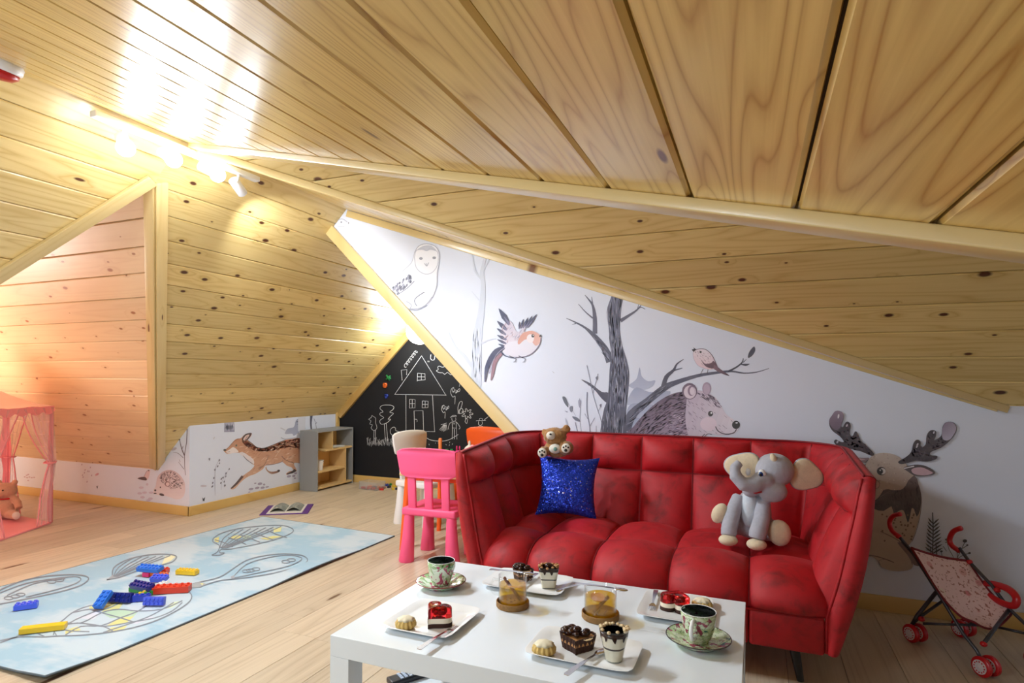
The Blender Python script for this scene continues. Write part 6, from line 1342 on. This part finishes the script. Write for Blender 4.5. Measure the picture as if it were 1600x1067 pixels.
# ------------------------------------------------------------------ doll's pushchair by the mural wall
def pushchair():
    A, B_ = Vector((.717, 3.36, 0)), Vector((.913, 3.086, 0)); lat = Vector((.235, .165, 0)); hd = (B_ - A).normalized()
    nrm = Vector((hd.y, -hd.x, 0))
    t = thing('doll_pushchair', "doll's pushchair with pink printed seat and red hook handles by the mural", 'pushchair', (A.x, A.y, 0))
    O = Vector((A.x, A.y, 0))
    def sp(px, py, s):                        # point on the side frame s (0 near, 1 far)
        q = A + lat * s; r_ = ray(px, py); k = (q.x * nrm.x + q.y * nrm.y) / (r_.x * nrm.x + r_.y * nrm.y); return Vector((r_.x * k, r_.y * k, H + r_.z * k)) - O
    st = plain('dark_grey_tube', srgb(78, 78, 84), .35, .6); red = M['red_pl']
    def tb(nm, pts, r=.0075, mat=st): 
        return MB().tube([Vector(p) for p in pts], r, 12).build(nm, mat, t, smooth=True)
    tb('frame_tube', [sp(1403, 836, 0), sp(1425, 862, 0), sp(1465, 925, 0), sp(1505, 990, 0), sp(1526, 1016, 0), sp(1538, 1040, 0)])
    tb('frame_tube', [sp(1499, 856, 1), sp(1515, 878, 1), sp(1550, 915, 1), sp(1576, 950, 1), sp(1600, 973, 1), sp(1632, 1003, 1)])
    tb('handle', smooth3([sp(1407, 803, 0), sp(1396, 806, 0), sp(1390, 815, 0), sp(1393, 828, 0), sp(1403, 837, 0)]), .011, red)
    tb('handle', smooth3([sp(1502, 825, 1), sp(1490, 830, 1), sp(1484, 842, 1), sp(1487, 852, 1), sp(1499, 861, 1)]), .012, red)
    tb('cross_tube', [sp(1508, 877, 1), sp(1466, 921, .5), sp(1433, 962, 0), sp(1425, 976, 0)], .009); tb('cross_tube', [sp(1410, 846, 0), sp(1440, 880, .3), sp(1500, 940, .7), sp(1537, 962, 1)], .007)
    tb('lower_strut', [sp(1474, 938, .4), sp(1440, 962, .1), sp(1428, 972, 0)], .007); tb('lower_strut', [sp(1576, 953, 1), sp(1552, 985, .3), sp(1538, 1004, 0)], .008)
    tb('lower_strut', [sp(1442, 974, 0), sp(1500, 976, .4), sp(1540, 977, .8), sp(1570, 982, 1)], .006); tb('lower_strut', [sp(1560, 980, .9), sp(1604, 990, 1)], .006)
    for p in (sp(1515, 878, 1), sp(1440, 967, 0), sp(1537, 1006, 0), sp(1404, 838, 0), sp(1558, 922, 1)): MB().ell(p, (.014, .014, .012), n=12, m=8).build('joint', red, t, smooth=True)
    # sling seat
    La = [sp(*p, 0) for p in ((1424, 856), (1440, 882), (1458, 912), (1478, 940), (1500, 962), (1522, 972))]; Ra = [sp(*p, 1) for p in ((1512, 876), (1527, 898), (1543, 920), (1560, 938), (1576, 950), (1580, 960))]
    n = 5; vs = []; nu = 14; fine = 4
    LL = interp3(La, 30); RR = interp3(Ra, 30)
    for i in range(31):
        for u in range(nu + 1): f = u / nu; p = LL[i].lerp(RR[i], f); vs.append(p + Vector((0, 0, -.035 * math.sin(math.pi * f) * (.3 + i / 30))))
    tm = NT('pink_printed_cloth'); co = tm.N('ShaderNodeTexCoord').outputs['Object']; vo = tm.N('ShaderNodeTexVoronoi', i={'Vector': co, 'Scale': 17.0}); rc_ = tm.N('ShaderNodeSeparateColor', i={0: vo.outputs['Color']})
    c = tm.mix(tm.math('MULTIPLY', tm.ramp(vo.outputs['Distance'], [(.30, 1.0), (.36, 0.0)]), tm.math('GREATER_THAN', rc_.outputs[0], .35)), srgb(238, 206, 206), tm.mix(rc_.outputs[1], srgb(214, 120, 130), srgb(236, 226, 214)))
    c = tm.mix(tm.ramp(tm.noise(co, 70, 2), [(.60, 0.0), (.64, 1.0)]), c, srgb(176, 120, 110)); tm.P(Base_Color=c, Roughness=.8)
    MB().add(vs, [(i * (nu + 1) + u, i * (nu + 1) + u + 1, (i + 1) * (nu + 1) + u + 1, (i + 1) * (nu + 1) + u) for i in range(30) for u in range(nu)]).build('sling_seat', tm.m, t, smooth=True)
    dr = plain('crimson_trim', srgb(120, 16, 30), .7)
    tb('seat_binding', [vs[u] for u in range(nu + 1)], .006, dr); tb('seat_binding', [vs[30 * (nu + 1) + u] for u in range(nu + 1)], .005, dr); tb('seat_binding', [RR[i] for i in range(31)], .005, dr); tb('seat_binding', [LL[i] for i in range(31)], .005, dr)
    # harness bar
    bar_ = smooth3([sp(1532, 912, 1), sp(1550, 912, 1.05), sp(1575, 920, 1.05), sp(1588, 934, 1.0), sp(1584, 946, .98), sp(1566, 942, .95), sp(1545, 930, .95)])
    mb = MB(); mb.tube(bar_, .016, 10, flat=.6); mb.build('front_band', red, t, smooth=True)
    hub = plain('wheel_white', srgb(226, 214, 214), .4)
    def wheel(c, r_=.042):
        for off in (-.024, .024):
            cc_ = Vector(c) + nrm * -off; ax = nrm
            m_ = ax.to_track_quat('Z', 'Y').to_matrix().to_4x4()
            w_ = MB().lathe([(0, -.011), (r_ - .006, -.011), (r_, -.006), (r_, .006), (r_ - .006, .011), (0, .011)], c=cc_, n=32, M_=m_).build('wheel', red, t, smooth=True, angle=50)
            for s_ in (-1, 1):
                MB().lathe([(0, 0), (r_ * .70, 0), (r_ * .70, .002), (r_ * .2, .004), (0, .006)], c=cc_ + ax * s_ * .0108, n=32, M_=(ax * s_).to_track_quat('Z', 'Y').to_matrix().to_4x4()).build('hub', hub, w_, smooth=True, angle=40)
                dots = MB(); 
                e1 = hd; e2 = Vector((0, 0, 1))
                for k in range(12): a = k * math.pi / 6; dots.ell(cc_ + ax * s_ * .0128 + (e1 * math.cos(a) + e2 * math.sin(a)) * r_ * .52, .0035, n=8, m=5)
                dots.build('hub_holes', red, w_, smooth=True)
        MB().tube([Vector(c) - nrm * .03, Vector(c) + nrm * .03], .006, 8).build('axle', st, t, smooth=True)
    r_ = .044; up = Vector((0, 0, r_))
    wheel(up + hd * .0); wheel(B_ - O + up); wheel(lat + up); wheel(B_ - O + lat + up)
    tb('fork_leg', [sp(1538, 1038, 0), B_ - O + up], .008); tb('fork_leg', [sp(1632, 1003, 1), B_ - O + lat + up], .008); tb('fork_leg', [sp(1425, 975, 0), up], .008); tb('fork_leg', [sp(1540, 962, 1), lat + up], .007)
def smooth3(pts, k=5):
    out = []; n = len(pts)
    for i in range(n - 1):
        g = lambda j: Vector(pts[max(0, min(n - 1, j))])
        p0, p1, p2, p3 = g(i - 1), g(i), g(i + 1), g(i + 2)
        for q in range(k): t = q / k; out.append(.5 * ((2 * p1) + (p2 - p0) * t + (2 * p0 - 5 * p1 + 4 * p2 - p3) * t * t + (3 * p1 - p0 - 3 * p2 + p3) * t ** 3))
    return out + [Vector(pts[-1])]
def interp3(pts, n):
    q = smooth3(pts, 8); L = [0]
    for i in range(1, len(q)): L.append(L[-1] + (q[i] - q[i - 1]).length)
    out = []
    for k in range(n + 1):
        s = L[-1] * k / n; i = next((j for j in range(len(q) - 1) if L[j + 1] >= s - 1e-9), len(q) - 2); f = (s - L[i]) / max(1e-9, L[i + 1] - L[i]); out.append(q[i].lerp(q[i + 1], f))
    return out
pushchair()
